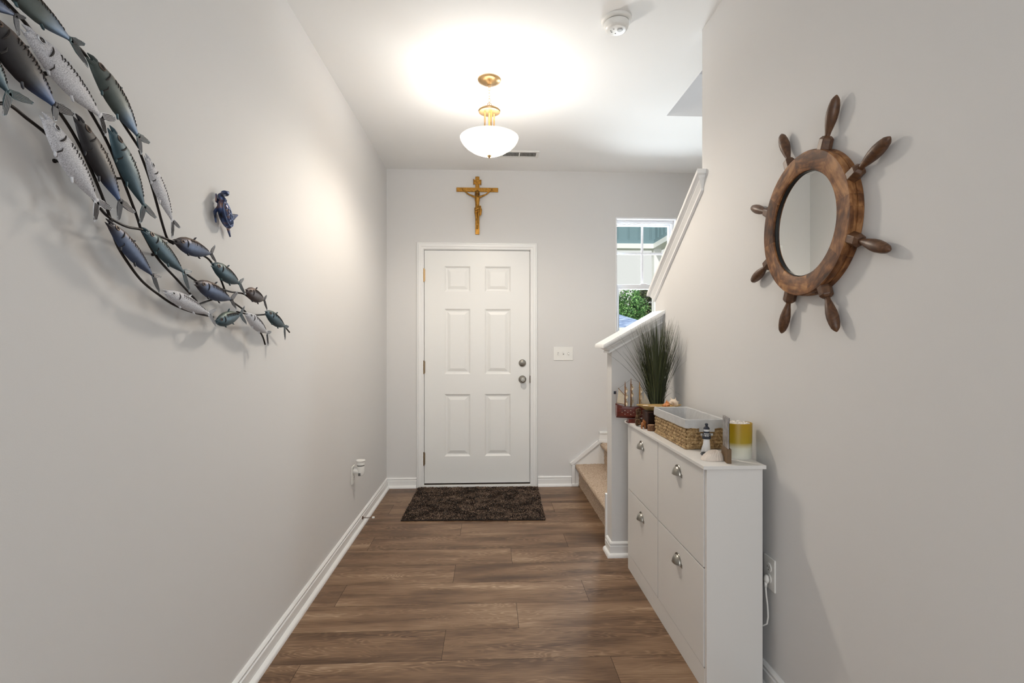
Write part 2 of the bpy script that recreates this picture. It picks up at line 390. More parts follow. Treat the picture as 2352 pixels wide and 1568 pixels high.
# ---- carpeted stairs
def tread_profile(xn, z0, z1, x_end):
    """polyline in xz for riser with rounded nosing, then tread"""
    P = [(xn + .035, z0), (xn + .032, z1 - .05), (xn + .012, z1 - .045)]
    for a in range(0, 7):
        w = PI * 1.5 - a / 6 * PI
        P.append((xn + .020 + .020 * math.cos(w), z1 - .022 + .022 * math.sin(w)))
    P += [(xn + .08, z1), (x_end, z1)]
    return P
st = thing('staircase', 'beige carpeted stairs climbing to the right behind the half wall', 'stairs', (.74, PYB, 0))
def step(prof, ya, yb, name, axis='x'):
    m = MB(); n = 70
    pr = []
    for (a, b), (c, d) in zip(prof, prof[1:]):
        L = math.hypot(c - a, d - b); k = max(1, int(L / .012))
        pr += [(a + (c - a) * i / k, b + (d - b) * i / k) for i in range(k)]
    pr.append(prof[-1])
    rings = []
    for j in range(n + 1):
        y = ya + (yb - ya) * j / n; R = []
        for i, (x, z) in enumerate(pr):
            r1, r2 = random.uniform(-.0022, .0022), random.uniform(-.0022, .0022)
            if i == 0 : r2 = 0
            R.append(Vector((x + r1, y, z + r2)) if axis == 'x' else Vector((y, x + r1, z + r2)))
        rings.append(R)
    w = len(pr)
    m.add([p for R in rings for p in R], [(j * w + i, j * w + i + 1, (j + 1) * w + i + 1, (j + 1) * w + i) for j in range(n) for i in range(w - 1)])
    o = m.build(name, M['carpet'], st, off=st.location, smooth=True, fix=False); return o
step(tread_profile(.750, .001, .190, 1.012), PYB + .002, YB - .0065, 'tread')
step(tread_profile(.972, .188, .375, XW - .012), PYB + .002, YB - .0065, 'landing')
m = MB()
for k in range(1, 9):
    ye = PYB - .25 * (k - 1)
    m.box(XR + T + .004, XW - .012, ye - .25, ye, .05 + .19 * (k - 1), .38 + .187 * k)
m.build('upper_flight', M['carpet'], st, off=st.location, bevel=.012)

# ------------------------------------------------------------------ front door
def thing_struct(name, loc):
    o = bpy.data.objects.new(name, None); C.objects.link(o); o.location = loc; o['kind'] = 'structure'; o['label'] = 'white six panel front door with nickel hardware'; return o
D = thing_struct('door_1', (-.106, YB, 0)); dl = D.location
S0, S1, Z0, Z1, YF = -.561, .352, .034, 2.051, YB + .004     # slab
m = MB()
def frustum(m, x0, x1, z0, z1, y, steps, mi=0):
    R = [[Vector((x0 + i, y + d, z0 + i)), Vector((x1 - i, y + d, z0 + i)), Vector((x1 - i, y + d, z1 - i)), Vector((x0 + i, y + d, z1 - i))] for i, d in steps]
    m.loft(R, mi, cap=False); m.add(R[-1], [(0, 1, 2, 3)], mi)
pans = []
for (xa, xb) in ((-.388, -.164), (-.040, .186)):
    for (za, zb) in ((1.693, 1.915), (.979, 1.545), (.266, .805)): pans.append((xa, xb, za, zb))
xs = [S0, -.388, -.164, -.040, .186, S1]; zs = [Z0, .266, .805, .979, 1.545, 1.693, 1.915, Z1]
for i in range(5):
    for j in range(7):
        if i in (1, 3) and j in (1, 3, 5): continue
        m.add([(xs[i], YF, zs[j]), (xs[i + 1], YF, zs[j]), (xs[i + 1], YF, zs[j + 1]), (xs[i], YF, zs[j + 1])], [(0, 1, 2, 3)])
for p in pans: frustum(m, *p, YF, [(0, 0), (.006, .004), (.014, .010), (.024, .011), (.030, .009), (.050, .003), (.052, .003)])
m.box(S0, S1, YF + .012, YF + .044, Z0, Z1)
m.add([(S0, YF, Z0), (S1, YF, Z0), (S1, YF + .012, Z0), (S0, YF + .012, Z0)], [(0, 1, 2, 3)])
m.add([(S0, YF, Z1), (S1, YF, Z1), (S1, YF + .012, Z1), (S0, YF + .012, Z1)], [(0, 1, 2, 3)])
for x in (S0, S1): m.add([(x, YF, Z0), (x, YF + .012, Z0), (x, YF + .012, Z1), (x, YF, Z1)], [(0, 1, 2, 3)])
m.build('door_slab', M['door'], D, off=dl, fix=False)
# casing: profile swept round the opening (three mitred lengths)
CP = [(0, 0), (0, .010), (.006, .014), (.020, .014), (.024, .017), (.044, .018), (.050, .014), (.056, .014), (.060, .008), (.060, 0)]   # (outward from opening, out from wall)
m = MB(); ci0, ci1, cz = -.567, .3575, 2.058
R = []
for (x, z, dx, dz) in ((ci0, 0, -1, 0), (ci0, cz, -1, 1), (ci1, cz, 1, 1), (ci1, 0, 1, 0)):
    R.append([Vector((x + dx * o, YB - h, z + dz * o)) for o, h in CP])
m.loft(R); m.build('casing', M['trim'], D, off=dl, smooth=30)
m = MB()   # jamb
m.box(DX0, S0 - .0035, YB - .002, YB + .15, 0, DZ1); m.box(S1 + .0035, DX1, YB - .002, YB + .15, 0, DZ1); m.box(DX0, DX1, YB - .002, YB + .15, Z1 + .0035, DZ1)
m.build('jamb', M['trim'], D, off=dl)
m = MB().box(S0 - .004, S1 + .004, YB + .050, YB + .058, .02, Z1 + .004); m.build('door_gap_shade', M['gap'], D, off=dl)  # dark sheet behind the slab, paints the shade in the gap round it
m = MB().box(S0 - .004, S1 + .004, YB + .006, YB + .13, .012, .026); m.build('sill', mat('dark_bronze_sill', (74, 62, 52), .4, .6), D, off=dl)
m = MB().box(-.567, .3575, YB - .022, YB + .01, 0.001, .020); m.build('threshold', M['trim'], D, off=dl, bevel=.003)
for z in (1.835, 1.040, .249):
    m = MB().tube([(S0 - .004, YB - .008, z - .055), (S0 - .004, YB - .008, z + .055)], .0065, 10)
    for k in (-.055, -.018, .018, .055): m.tube([(S0 - .004, YB - .008, z + k - .002), (S0 - .004, YB - .008, z + k + .002)], .0078, 10)
    m.box(S0 - .012, S0 + .006, YB - .005, YB + .004, z - .05, z + .05)
    o = m.build('hinge', M['brass'] if z > 1.5 else M['hinge'], D, off=dl, smooth=40)
    if z > 1.5: o['label'] = 'brass coloured top hinge'
# knob and deadbolt (turned about y, pointing to -y)
def turned(prof, x, z, y0=YF): return MB().lathe([(r, -h) for r, h in prof], (x, y0, z), 'y', 28)
kn = turned([(.034, 0), (.034, .004), (.030, .010), (.018, .014), (.012, .020), (.012, .036), (.020, .044), (.0265, .052), (.028, .060), (.024, .068), (.014, .071), (.0135, .069), (.0, .069)], .288, .932)
k_ = kn.build('door_knob', M['nickel'], D, off=dl, smooth=40)
turned([(.007, .068), (.007, .076), (.004, .078), (0, .078)], .288, .932).build('lock_button', M['nickel'], k_, off=dl, smooth=40)
db = turned([(.032, 0), (.032, .006), (.028, .014), (.022, .018), (.0, .018)], .288, 1.074).build('deadbolt', M['nickel'], D, off=dl, smooth=40)
MB().ball((.288, YF - .024, 1.074), (.017, .012, .0055), 16).tube([(.288, YF - .01, 1.074), (.288, YF - .026, 1.074)], .007, 12).build('thumb_turn', M['nickel'], db, off=dl, smooth=True)
MB().box(S1 - .001, S1 + .0055, YB - .0055, YB + .004, .90, .965).tube([(S1 + .004, YB - .004, .905), (S1 + .004, YB - .004, .96)], .005, 8).build('strike_plate', mat('old_bronze', (70, 52, 38), .4, .9), D, off=dl)

# ------------------------------------------------------------------ stair window
Wd = bpy.data.objects.new('window_1', None); C.objects.link(Wd); Wd.location = ((WX0 + WX1) / 2, YB + .1, WZ0); Wd['kind'] = 'structure'
Wd['label'] = 'double hung stair window with a four pane upper sash'; wl = Wd.location
def rect_frame(m, x0, x1, z0, z1, w, y0, y1, mi=0, wt=None, wb=None):
    wt = wt or w; wb = wb or w
    m.box(x0, x0 + w, y0, y1, z0, z1, mi); m.box(x1 - w, x1, y0, y1, z0, z1, mi); m.box(x0 + w, x1 - w, y0, y1, z1 - wt, z1, mi); m.box(x0 + w, x1 - w, y0, y1, z0, z0 + wb, mi)
m = MB(); rect_frame(m, WX0, WX1, WZ0, WZ1, .010, YB - .004, YB + .075, wt=.014); rect_frame(m, WX0, WX1, WZ0, WZ1, .020, YB + .050, YB + .148, wt=.034)
rect_frame(m, WX0 + .02, WX1 - .02, WZ0 + .02, WZ1 - .034, .006, YB + .06, YB + .078)
m.box(WX0, WX1, YB - .02, YB + .075, WZ0, WZ0 + .012)
m.build('window_frame', M['vinyl'], Wd, off=wl, bevel=.0015)
zm = 1.755; YU, YL = YB + .128, YB + .098
m = MB(); rect_frame(m, WX0 + .02, WX1 - .02, zm - .012, WZ1 - .026, .016, YU - .012, YU + .012, wt=.024, wb=.034)
u = m.build('upper_sash', M['vinyl'], Wd, off=wl, bevel=.001)
m = MB(); gx = 1.383
m.box(gx - .009, gx + .009, YU - .004, YU + .004, zm + .02, WZ1 - .05).box(WX0 + .03, gx - .009, YU - .004, YU + .004, 2.048, 2.066).box(gx + .009, WX1 - .03, YU - .004, YU + .004, 2.048, 2.066)
m.build('muntin', M['vinyl'], u, off=wl)
m = MB(); rect_frame(m, WX0 + .02, WX1 - .02, WZ0 + .012, zm + .016, .030, YL - .016, YL + .016, wt=.040, wb=.045)
lo = m.build('lower_sash', M['vinyl'], Wd, off=wl, bevel=.002)
m = MB().box(gx - .03, gx + .03, YL - .022, YL, zm + .016, zm + .026); m.build('sash_lock', M['vinyl'], lo, off=wl, bevel=.002)
g = bpy.data.materials.new('window_glass'); g.use_nodes = True; nt = g.node_tree; nt.nodes.remove(nt.nodes['Principled BSDF'])
tr = nt.nodes.new('ShaderNodeBsdfTransparent'); gl = nt.nodes.new('ShaderNodeBsdfGlossy'); gl.inputs['Roughness'].default_value = .02
tr.inputs[0].default_value = (.97, .985, .98, 1)
fr = nt.nodes.new('ShaderNodeFresnel'); fr.inputs[0].default_value = 1.3; mx = nt.nodes.new('ShaderNodeMixShader')
nt.links.new(fr.outputs[0], mx.inputs[0]); nt.links.new(tr.outputs[0], mx.inputs[1]); nt.links.new(gl.outputs[0], mx.inputs[2]); nt.links.new(mx.outputs[0], nt.nodes['Material Output'].inputs[0])
M['glass'] = g
MB().box(WX0 + .03, WX1 - .03, YU + .005, YU + .008, zm + .01, WZ1 - .04).build('pane', M['glass'], u, off=wl)
MB().box(WX0 + .045, WX1 - .045, YL - .002, YL + .001, WZ0 + .05, zm - .015).build('pane', M['glass'], lo, off=wl)

# unseen patio door, made up to go with the rear fill lamp
P2 = bpy.data.objects.new('added_door', None); C.objects.link(P2); P2.location = (0, YR, 0); P2['kind'] = 'structure'
m = MB(); rect_frame(m, -.86, .86, .1, 2.6, .06, YR - .10, YR - .02); m.box(-.03, .03, YR - .1, YR - .03, .16, 2.54)
m.build('frame', M['vinyl'], P2, off=P2.location); MB().box(-.8, .8, YR - .075, YR - .07, .16, 2.54).build('pane', M['glass'], P2, off=P2.location)

# ------------------------------------------------------------------ outside the window
single(MB().box(-40, 60, YB + .3, 90, -.60, -.505), 'lawn', mat('lawn_green', (104, 112, 92), .95, vary=.3, vscale=3), 'green lawn outside below the stair window', 'lawn', (8, 30, -.60))
teal = mat('teal_siding_paint', (120, 146, 155), .7)
pw = thing('porch_wing', 'teal board and batten porch front with white beam and post outside the window', 'porch', (2.9, 9, -.5)); pl_ = pw.location
PXc, PYc, PZb = 2.93, 9.05, 2.985
m = MB().box(-2.2, PXc + .12, PYc, PYc + .12, PZb, 4.9).box(PXc, PXc + .12, 5.4, PYc, PZb, 4.9)
x = -2.1
while x < PXc - .05: m.box(x, x + .022, PYc - .018, PYc, PZb + .07, 4.9); x += .197
y = 5.5
while y < PYc - .05: m.box(PXc - .018, PXc, y, y + .022, PZb + .07, 4.9); y += .197
m.box(-2.2, PXc, PYc - .03, PYc, PZb, PZb + .07); m.box(PXc - .03, PXc, 5.4, PYc - .03, PZb, PZb + .07)
m.build('siding', teal, pw, off=pl_)
m = MB().box(-2.2, PXc + .16, PYc - .05, PYc + .16, PZb - .085, PZb).box(PXc - .05, PXc + .16, 5.4, PYc - .05, PZb - .085, PZb)
m.build('beam', M['trim'], pw, off=pl_)
m = MB().box(PXc - .03, PXc + .10, PYc - .04, PYc + .10, -.5, PZb - .085)
m.build('post', M['trim'], pw, off=pl_)

nb = thing('neighbour_house', 'neighbouring house with a blue grey shingle roof beyond the lawn', 'house', (7, 32, -.5)); nl = nb.location
def roof_mat():
    m = bpy.data.materials.new('blue_grey_shingle'); m.use_nodes = True; nt = m.node_tree; p = nt.nodes['Principled BSDF']
    tc = nt.nodes.new('ShaderNodeTexCoord'); mp = nt.nodes.new('ShaderNodeMapping'); mp.inputs['Scale'].default_value = (1.1, 1, 9)
    n = nt.nodes.new('ShaderNodeTexNoise'); n.inputs['Scale'].default_value = 2.2; n.inputs['Detail'].default_value = 3
    nt.links.new(tc.outputs['Object'], mp.inputs[0]); nt.links.new(mp.outputs[0], n.inputs['Vector'])
    nt.links.new(ramp(nt, n.outputs['Fac'], [(.3, lin((104, 122, 158))), (.5, lin((136, 156, 196))), (.7, lin((182, 198, 226)))]), p.inputs['Base Color']); p.inputs['Roughness'].default_value = .9
    return m
# hip roof: ridge left, hip edge falling to the right
ez, ry = 2.05, 33.
m = MB(); m.add([(-1, 30, ez), (10.3, 30, ez), (10.3, 37, ez), (-1, 37, ez), (2.5, 33.5, 3.9), (5.6, 33.5, 3.9)], [(0, 1, 5, 4), (1, 2, 5), (2, 3, 4, 5), (3, 0, 4), (3, 2, 1, 0)])
m.build('roof', roof_mat(), nb, off=nl)
MB().box(-.6, 9.9, 30.4, 36.6, -.5, ez).build('wall', M['trim'], nb, off=nl)
MB().box(-1, 10.3, 29.9, 30.0, ez - .16, ez + .04).build('fascia', M['trim'], nb, off=nl)
def leaf_mat(name, a, b, c):
    m = bpy.data.materials.new(name); m.use_nodes = True; nt = m.node_tree; p = nt.nodes['Principled BSDF']
    oi = nt.nodes.new('ShaderNodeNewGeometry'); r = ramp(nt, oi.outputs['Random Per Island'], [(0, lin(a)), (.5, lin(b)), (1, lin(c))])
    nt.links.new(r, p.inputs['Base Color']); p.inputs['Roughness'].default_value = .6
    return m
LG = leaf_mat('tree_leaves', (24, 66, 24), (66, 122, 54), (150, 196, 120)); LB = leaf_mat('dull_tree_leaves', (40, 50, 32), (86, 92, 60), (120, 140, 90))
bark = mat('bark', (84, 74, 64), .9)
def tree(x, y, h, r, leaves, label, seed):
    rnd = random.Random(seed)
    t = thing('tree', label, 'tree', (x, y, -.5), group=None)
    m = MB().tube([(x, y, -.499), (x, y, -.25), (x + .1, y, h * .35), (x - .05, y, h * .6)], [.17, .16, .12, .06], 8)
    for k in range(7):
        a = rnd.uniform(0, 2 * PI); m.tube([(x, y, h * rnd.uniform(.2, .5)), (x + math.cos(a) * r * .8, y + math.sin(a) * r * .8, h * rnd.uniform(.5, .85))], [.06, .015], 5)
    m.build('trunk', bark, t, off=t.location)
    m = MB()
    blobs = []
    for k in range(26):
        a = rnd.uniform(0, 2 * PI); q = rnd.uniform(0, 1) ** .5 * r * .8; z = max(h * rnd.uniform(.12, .9), .42 * r)
        s_ = 1 - max(0, (z / h - .6)) * 1.4
        blobs.append((x + math.cos(a) * q * s_, y + math.sin(a) * q * s_, z, rnd.uniform(.25, .42) * r))
    for bx, by, bz, br in blobs:
        for k in range(330):
            d = Vector((rnd.gauss(0, 1), rnd.gauss(0, 1), rnd.gauss(0, 1))).normalized() * br * rnd.uniform(.7, 1.05)
            c = Vector((bx, by, bz)) + d
            u_ = Vector((rnd.gauss(0, 1), rnd.gauss(0, 1), rnd.gauss(0, 1))).normalized(); w_ = u_.cross(d).normalized(); s2 = rnd.uniform(.06, .13)
            m.add([c - u_ * s2, c + w_ * s2 * .6, c + u_ * s2, c - w_ * s2 * .6], [(0, 1, 2, 3)])
    m.build('crown', leaves, t, off=t.location, weld=False, fix=False)
tree(11.1, 41, 5.7, 2.0, LG, 'bright green leafy tree directly above the blue grey roof', 1)
tree(13.9, 43, 6.3, 1.7, LB, 'dull olive tree at the right edge of the lower window pane', 2)
tree(8.2, 44, 5.8, 2.2, LG, 'green tree behind the neighbouring roof, cut by the left of the window', 3)
tree(12.6, 47, 6.2, 2.2, LG, 'green tree set back between the bright tree and the olive tree', 4)

# ------------------------------------------------------------------ ceiling: pendant, vent, smoke detector
PC = Vector((0, 2.95, H))
t = thing('pendant_light', 'brass pendant light with a glowing frosted glass bowl hanging by a chain', 'ceiling light', PC)
def lt(prof, name, mt, par=t, c=(0, 2.95, 0), n=40, smooth=35): return MB().lathe([(r, z) for r, z in prof], c, 'z', n).build(name, mt, par, off=PC, smooth=smooth)
lt([(.066, H), (.066, H - .004), (.060, H - .012), (.040, H - .020), (.018, H - .024), (.012, H - .028), (0, H - .030)][::-1], 'canopy', M['brass'])
m = MB()
z = H - .030
m.tube([(-.012, 2.95, z + .006), (-.012, 2.95, z - .004)], .004, 8); MB
m.ring([(math.cos(a) * .008, 2.95, z - .004 + math.sin(a) * .008) for a in [i * PI / 8 for i in range(16)]], .0018)
zc = z - .016; k = 0
while zc > H - .150:
    L = .013
    pts = [((math.cos(a) * .0055) * (k % 2 == 0), 2.95 + (math.cos(a) * .0055) * (k % 2 == 1), zc - L / 2 + math.sin(a) * L * .85) for a in [i * PI / 8 for i in range(16)]]
    m.ring(pts, .0014, 6); zc -= L * 1.25; k += 1
m.build('chain', M['brass'], t, off=PC, smooth=True)
zt = 2.594
lt([(0, zt + .006), (.010, zt + .006), (.014, zt), (.030, zt - .006), (.056, zt - .014), (.063, zt - .022), (.060, zt - .030), (.030, zt - .034), (0, zt - .034)], 'top_plate', M['brass'])
MB().ring([(math.cos(a) * .012, 2.95, zt + .012 + math.sin(a) * .012) for a in [i * PI / 8 for i in range(16)]], .002).build('loop', M['brass'], t, off=PC, smooth=True)
for a in (0.45, 1.5, 2.6, 3.7, 5.1):
    x, y = .030 * math.cos(a), 2.95 + .030 * math.sin(a)
    MB().tube([(x, y, zt - .03), (x, y, zt - .10), (x * 1.15, 2.95 + (y - 2.95) * 1.15, 2.42)], .0045, 10).build('arm', M['brass'], t, off=PC, smooth=True)
gb = bpy.data.materials.new('frosted_glass_bowl'); gb.use_nodes = True; nt = gb.node_tree; p = nt.nodes['Principled BSDF']
p.inputs['Base Color'].default_value = (.95, .92, .86, 1); p.inputs['Roughness'].default_value = .25
p.inputs['Emission Color'].default_value = (1, .93, .82, 1); p.inputs['Emission Strength'].default_value = 1.3
tl = nt.nodes.new('ShaderNodeBsdfTransparent'); tl.inputs[0].default_value = (1, .96, .90, 1); mx = nt.nodes.new('ShaderNodeMixShader'); mx.inputs[0].default_value = .75
nt.links.new(p.outputs[0], mx.inputs[1]); nt.links.new(tl.outputs[0], mx.inputs[2]); nt.links.new(mx.outputs[0], nt.nodes['Material Output'].inputs[0])
lt([(.002, 2.316), (.03, 2.319), (.065, 2.330), (.10, 2.346), (.130, 2.366), (.152, 2.388), (.163, 2.406), (.1665, 2.418), (.163, 2.421), (.159, 2.416), (.148, 2.394), (.127, 2.373), (.098, 2.353), (.064, 2.337), (.03, 2.326), (.002, 2.323)], 'glass_bowl', gb, n=56, smooth=60)
lt([(0, 2.302), (.004, 2.304), (.007, 2.309), (.013, 2.316), (.014, 2.321), (0, 2.323)], 'finial', M['brass'], smooth=True)
MB().tube([(0, 2.95, 2.32), (0, 2.95, zt - .03)], .006, 10).build('centre_rod', M['brass'], t, off=PC, smooth=True)

VX0, VX1, VY0, VY1 = .085, .392, 4.035, 4.175
t = thing('ceiling_vent', 'white louvered air register in the ceiling behind the pendant', 'vent', ((VX0 + VX1) / 2, (VY0 + VY1) / 2, H))
m = MB(); m.box(VX0 + .02, VX1 - .02, VY0 + .02, VY1 - .02, H - .002, H - .0005); m.build('duct_opening', M['gap'], t, off=t.location)
m = MB(); m.box(VX0, VX1, VY0, VY0 + .024, H - .007, H).box(VX0, VX1, VY1 - .024, VY1, H - .007, H).box(VX0, VX0 + .024, VY0 + .024, VY1 - .024, H - .007, H).box(VX1 - .024, VX1, VY0 + .024, VY1 - .024, H - .007, H).box((VX0 + VX1) / 2 - .006, (VX0 + VX1) / 2 + .006, VY0 + .024, VY1 - .024, H - .007, H)
m.build('frame', M['white_plastic'], t, off=t.location, bevel=.001)
m = MB(); x = VX0 + .03
while x < VX1 - .03:
    m.prism([(x, VY0 + .02, H - .009), (x + .0012, VY0 + .02, H - .009), (x + .006, VY0 + .02, H - .001), (x + .0048, VY0 + .02, H - .001)], (0, VY1 - VY0 - .04, 0)); x += .0105
m.build('louvers', M['white_plastic'], t, off=t.location)

sc = Vector((.588, 2.375, H))
t = thing('smoke_detector', 'round white smoke detector on the ceiling', 'smoke detector', sc)
MB().lathe([(.070, 0), (.070, -.008), (.066, -.013), (.058, -.015), (.0, -.015)][::-1], sc, 'z', 40).build('base', M['white_plastic'], t, off=sc, smooth=40)
MB().lathe([(.053, -.015), (.053, -.018), (0, -.018)][::-1], sc, 'z', 40).build('sensor_slot', M['gap'], t, off=sc)
MB().lathe([(.057, -.018), (.058, -.024), (.054, -.040), (.046, -.049), (.040, -.051), (0, -.051)][::-1], sc, 'z', 40).build('cover', M['white_plastic'], t, off=sc, smooth=35)
m = MB().lathe([(.013, -.051), (.013, -.054), (.011, -.0555), (0, -.0555)][::-1], sc + Vector((.014, -.008, 0)), 'z', 20); m.build('test_button', mat('pale_grey_plastic', (196, 198, 198), .5), t, off=sc, smooth=35)
m = MB()
for dx, dy in ((-.026, .002), (-.020, .012), (-.016, -.012), (.000, .022)): m.box(sc.x + dx - .003, sc.x + dx + .003, sc.y + dy - .0015, sc.y + dy + .0015, H - .0525, H - .0508)
m.build('vent_slots', mat('grey_slots', (130, 130, 130), .6), t, off=sc)

# ------------------------------------------------------------------ crucifix
def remesh(mb, name, mt, parent, off, vox, smooth=4):
    o = mb.build(name, mt, parent, off=off)
    r = o.modifiers.new('r', 'REMESH'); r.mode = 'VOXEL'; r.voxel_size = vox; r.use_smooth_shade = True
    s = o.modifiers.new('s', 'SMOOTH'); s.iterations = smooth; s.factor = .5
    return o
cx = -.104
t = thing('crucifix', 'antique gold crucifix hanging above the front door', 'crucifix', (cx, YB, 2.44)); cl = t.location
w = .018
m = MB().box(cx - w, cx + w, YB - .014, YB - .001, 2.190, 2.690).box(cx - .180, cx + .180, YB - .015, YB - .0015, 2.558, 2.594)
m.build('cross', M['gold'], t, off=cl, bevel=.002)
m = MB(); yy = YB - .018
m.box(cx - .028, cx + .028, yy - .003, YB - .013, 2.622, 2.660); m.tube([(cx - .030, yy - .001, 2.618), (cx - .030, yy - .001, 2.664)], .005, 8).tube([(cx + .030, yy - .001, 2.614), (cx + .030, yy - .001, 2.660)], .005, 8)
m.build('scroll', M['gold'], t, off=cl, smooth=40)
m = MB(); F = lambda x, d, z: (cx + x, YB - .018 - d, z)
m.ball(F(0, .022, 2.546), (.012, .013, .017), 14)                                  # head
m.ball(F(0, .036, 2.543), (.003, .004, .005), 8)
m.tube([F(0, .018, 2.536), F(0, .014, 2.515)], .007, 10)
m.tube([F(0, .012, 2.516), F(0, .013, 2.500), F(0, .014, 2.480), F(0, .012, 2.455), F(0, .011, 2.432), F(0, .012, 2.412), F(0, .010, 2.395)], [.014, .023, .022, .017, .016, .021, .018], 16)
for s in (-1, 1):
    m.tube([F(s * .008, .012, 2.508), F(s * .026, .012, 2.510), F(s * .055, .010, 2.523), F(s * .075, .008, 2.532), F(s * .105, .006, 2.556), F(s * .118, .006, 2.566)], [.011, .0095, .0078, .0068, .0055, .0048], 10)
    m.ball(F(s * .124, .005, 2.571), (.007, .004, .008), 8)
    for k in range(4): m.tube([F(s * (.121 + k * .003), .005, 2.575), F(s * (.120 + k * .004), .009, 2.583), F(s * (.119 + k * .003), .013, 2.581)], [.0018, .0016, .0012], 6)
    m.tube([F(s * .120, .006, 2.570), F(s * .114, .009, 2.577)], .0018, 6)
    m.tube([F(s * .010, .010, 2.405), F(s * .013, .016, 2.370), F(s * .010, .020, 2.345), F(s * .0085, .016, 2.320), F(s * .006, .010, 2.285), F(s * .004, .009, 2.262)], [.0135, .0115, .0088, .0090, .0062, .0055], 12)
    m.tube([F(s * .004, .009, 2.262), F(s * .003, .016, 2.245), F(s * .001, .019, 2.236)], [.006, .0055, .004], 8)
remesh(m, 'figure', M['gold'], t, cl, .0016)
m = MB(); m.ball(F(0, .018, 2.549), (.016, .013, .018), 14)
for s in (-1, 1): m.tube([F(s * .012, .016, 2.550), F(s * .016, .018, 2.530), F(s * .014, .018, 2.514)], [.007, .007, .004], 8)
m.tube([F(0, .034, 2.534), F(0, .033, 2.526)], [.006, .003], 8)
m.ring([F(math.cos(a) * .0165, .018 + math.sin(a) * .015, 2.556) for a in [i * PI / 8 for i in range(16)]], .0025)
remesh(m, 'hair', M['golddark'], t, cl, .0016, 2)
m = MB()
m.tube([F(-.019, .008, 2.402), F(-.008, .028, 2.396), F(.008, .030, 2.404), F(.020, .016, 2.420)], .009, 10)
m.tube([F(-.021, .008, 2.412), F(-.006, .027, 2.408), F(.010, .028, 2.416), F(.022, .016, 2.426)], .007, 10)
m.ball(F(.026, .016, 2.426), .008, 10); m.tube([F(.025, .012, 2.424), F(.033, .012, 2.395), F(.030, .010, 2.355)], [.006, .009, .006], 10)
m.tube([F(.024, .014, 2.420), F(.027, .014, 2.385), F(.025, .012, 2.345)], [.005, .007, .004], 8)
remesh(m, 'loincloth', M['gold'], t, cl, .0016, 2)
for x_, z_, q_ in ((-.126, 2.571, .014), (.126, 2.571, .014), (.001, 2.246, .026)):
    MB().tube([F(x_, 0, z_), F(x_, q_, z_)], .0023, 6).build('nail', M['golddark'], t, off=cl)
MB().tube([(cx + .002, YB - .004, 2.690), (cx + .002, YB - .004, 2.697)], .002, 6).build('hanging_nail', M['nickel'], t, off=cl)

# ------------------------------------------------------------------ switch plate by the door
t = thing('switch_plate', 'white triple switch plate on the wall right of the front door', 'light switch', (.645, YB, 1.156)); sl = t.location
MB().box(.560, .731, YB - .006, YB, 1.097, 1.214).build('plate', M['white_plastic'], t, off=sl, bevel=.002)
for i, up in enumerate((0, 1, 0)):
    x = .600 + i * .0457
    a = MB(); a.box(x - .0055, x + .0055, YB - .0075, YB - .005, 1.144, 1.168); tt = a.build('toggle_slot', mat('toggle_grey', (196, 196, 194), .5) if i == 0 else bpy.data.materials['toggle_grey'], t, off=sl)
    d = .006 if up else -.006
    MB().prism([(x - .004, YB - .007, 1.156 - .005), (x + .004, YB - .007, 1.151), (x + .004, YB - .007, 1.161), (x - .004, YB - .007, 1.161)], (0, -.011, d)).build('toggle', M['white_plastic'], t, off=sl, bevel=.001)

# ------------------------------------------------------------------ left wall: outlet with air freshener, door stop
def outlet_plate(x, s, yc, zc, name, label):
    """s=+1 faces +x"""
    t = thing(name, label, 'outlet', (x, yc, zc)); o = t.location
    MB().box(min(x, x + s * .006), max(x, x + s * .006), yc - .036, yc + .036, zc - .058, zc + .058).build('cover_plate', M['white_plastic'], t, off=o, bevel=.002)
    for dz in (-.020, .020):
        r_ = MB().lathe([(.0165, s * .005), (.0165, s * .008), (.0155, s * .009), (0, s * .009)], (x, yc, zc + dz), 'x', 24).build('receptacle', M['white_plastic'], t, off=o, smooth=35)
        q = MB()
        for dy in (-.006, .006): q.box(min(x + s * .0085, x + s * .0094), max(x + s * .0085, x + s * .0094), yc + dy - .0011, yc + dy + .0011, zc + dz - .001, zc + dz + .007)
        q.box(min(x + s * .0085, x + s * .0094), max(x + s * .0085, x + s * .0094), yc - .002, yc + .002, zc + dz - .010, zc + dz - .006)
        q.build('slots', M['black'], r_, off=o)
    return t
outlet_plate(XL, 1, 3.400, .398, 'wall_outlet', 'white outlet low on the left wall near the front door')
cxx, cyy = XL + .052, 3.398
t = thing('air_freshener', 'white plug-in air freshener in the left wall outlet', 'air freshener', (XL + .006, cyy, .42)); o = t.location
m = MB().tube([(XL + .0105, cyy, .424), (XL + .022, cyy, .424), (cxx - .005, cyy, .420)], [.020, .021, .022], 24)
m.lathe([(0, .392), (.018, .394), (.024, .402), (.025, .425), (.0255, .456), (0, .456)], (cxx, cyy, 0), 'z', 28)
m.build('body', M['white_plastic'], t, off=o, smooth=40)
MB().lathe([(.0235, .456), (.0235, .463), (0, .463)], (cxx, cyy, 0), 'z', 28).build('gap_ring', mat('grey_plastic', (96, 95, 92), .5), t, off=o)
MB().lathe([(0, .463), (.0245, .463), (.0245, .482), (.029, .487), (.030, .491), (.028, .494), (.018, .495), (.010, .493), (0, .493)], (cxx, cyy, 0), 'z', 28).build('vented_cap', M['white_plastic'], t, off=o, smooth=35)
MB().box(cxx - .010, cxx + .004, cyy - .0262, cyy - .022, .396, .414).build('refill_window', bpy.data.materials['grey_plastic'], t, off=o)

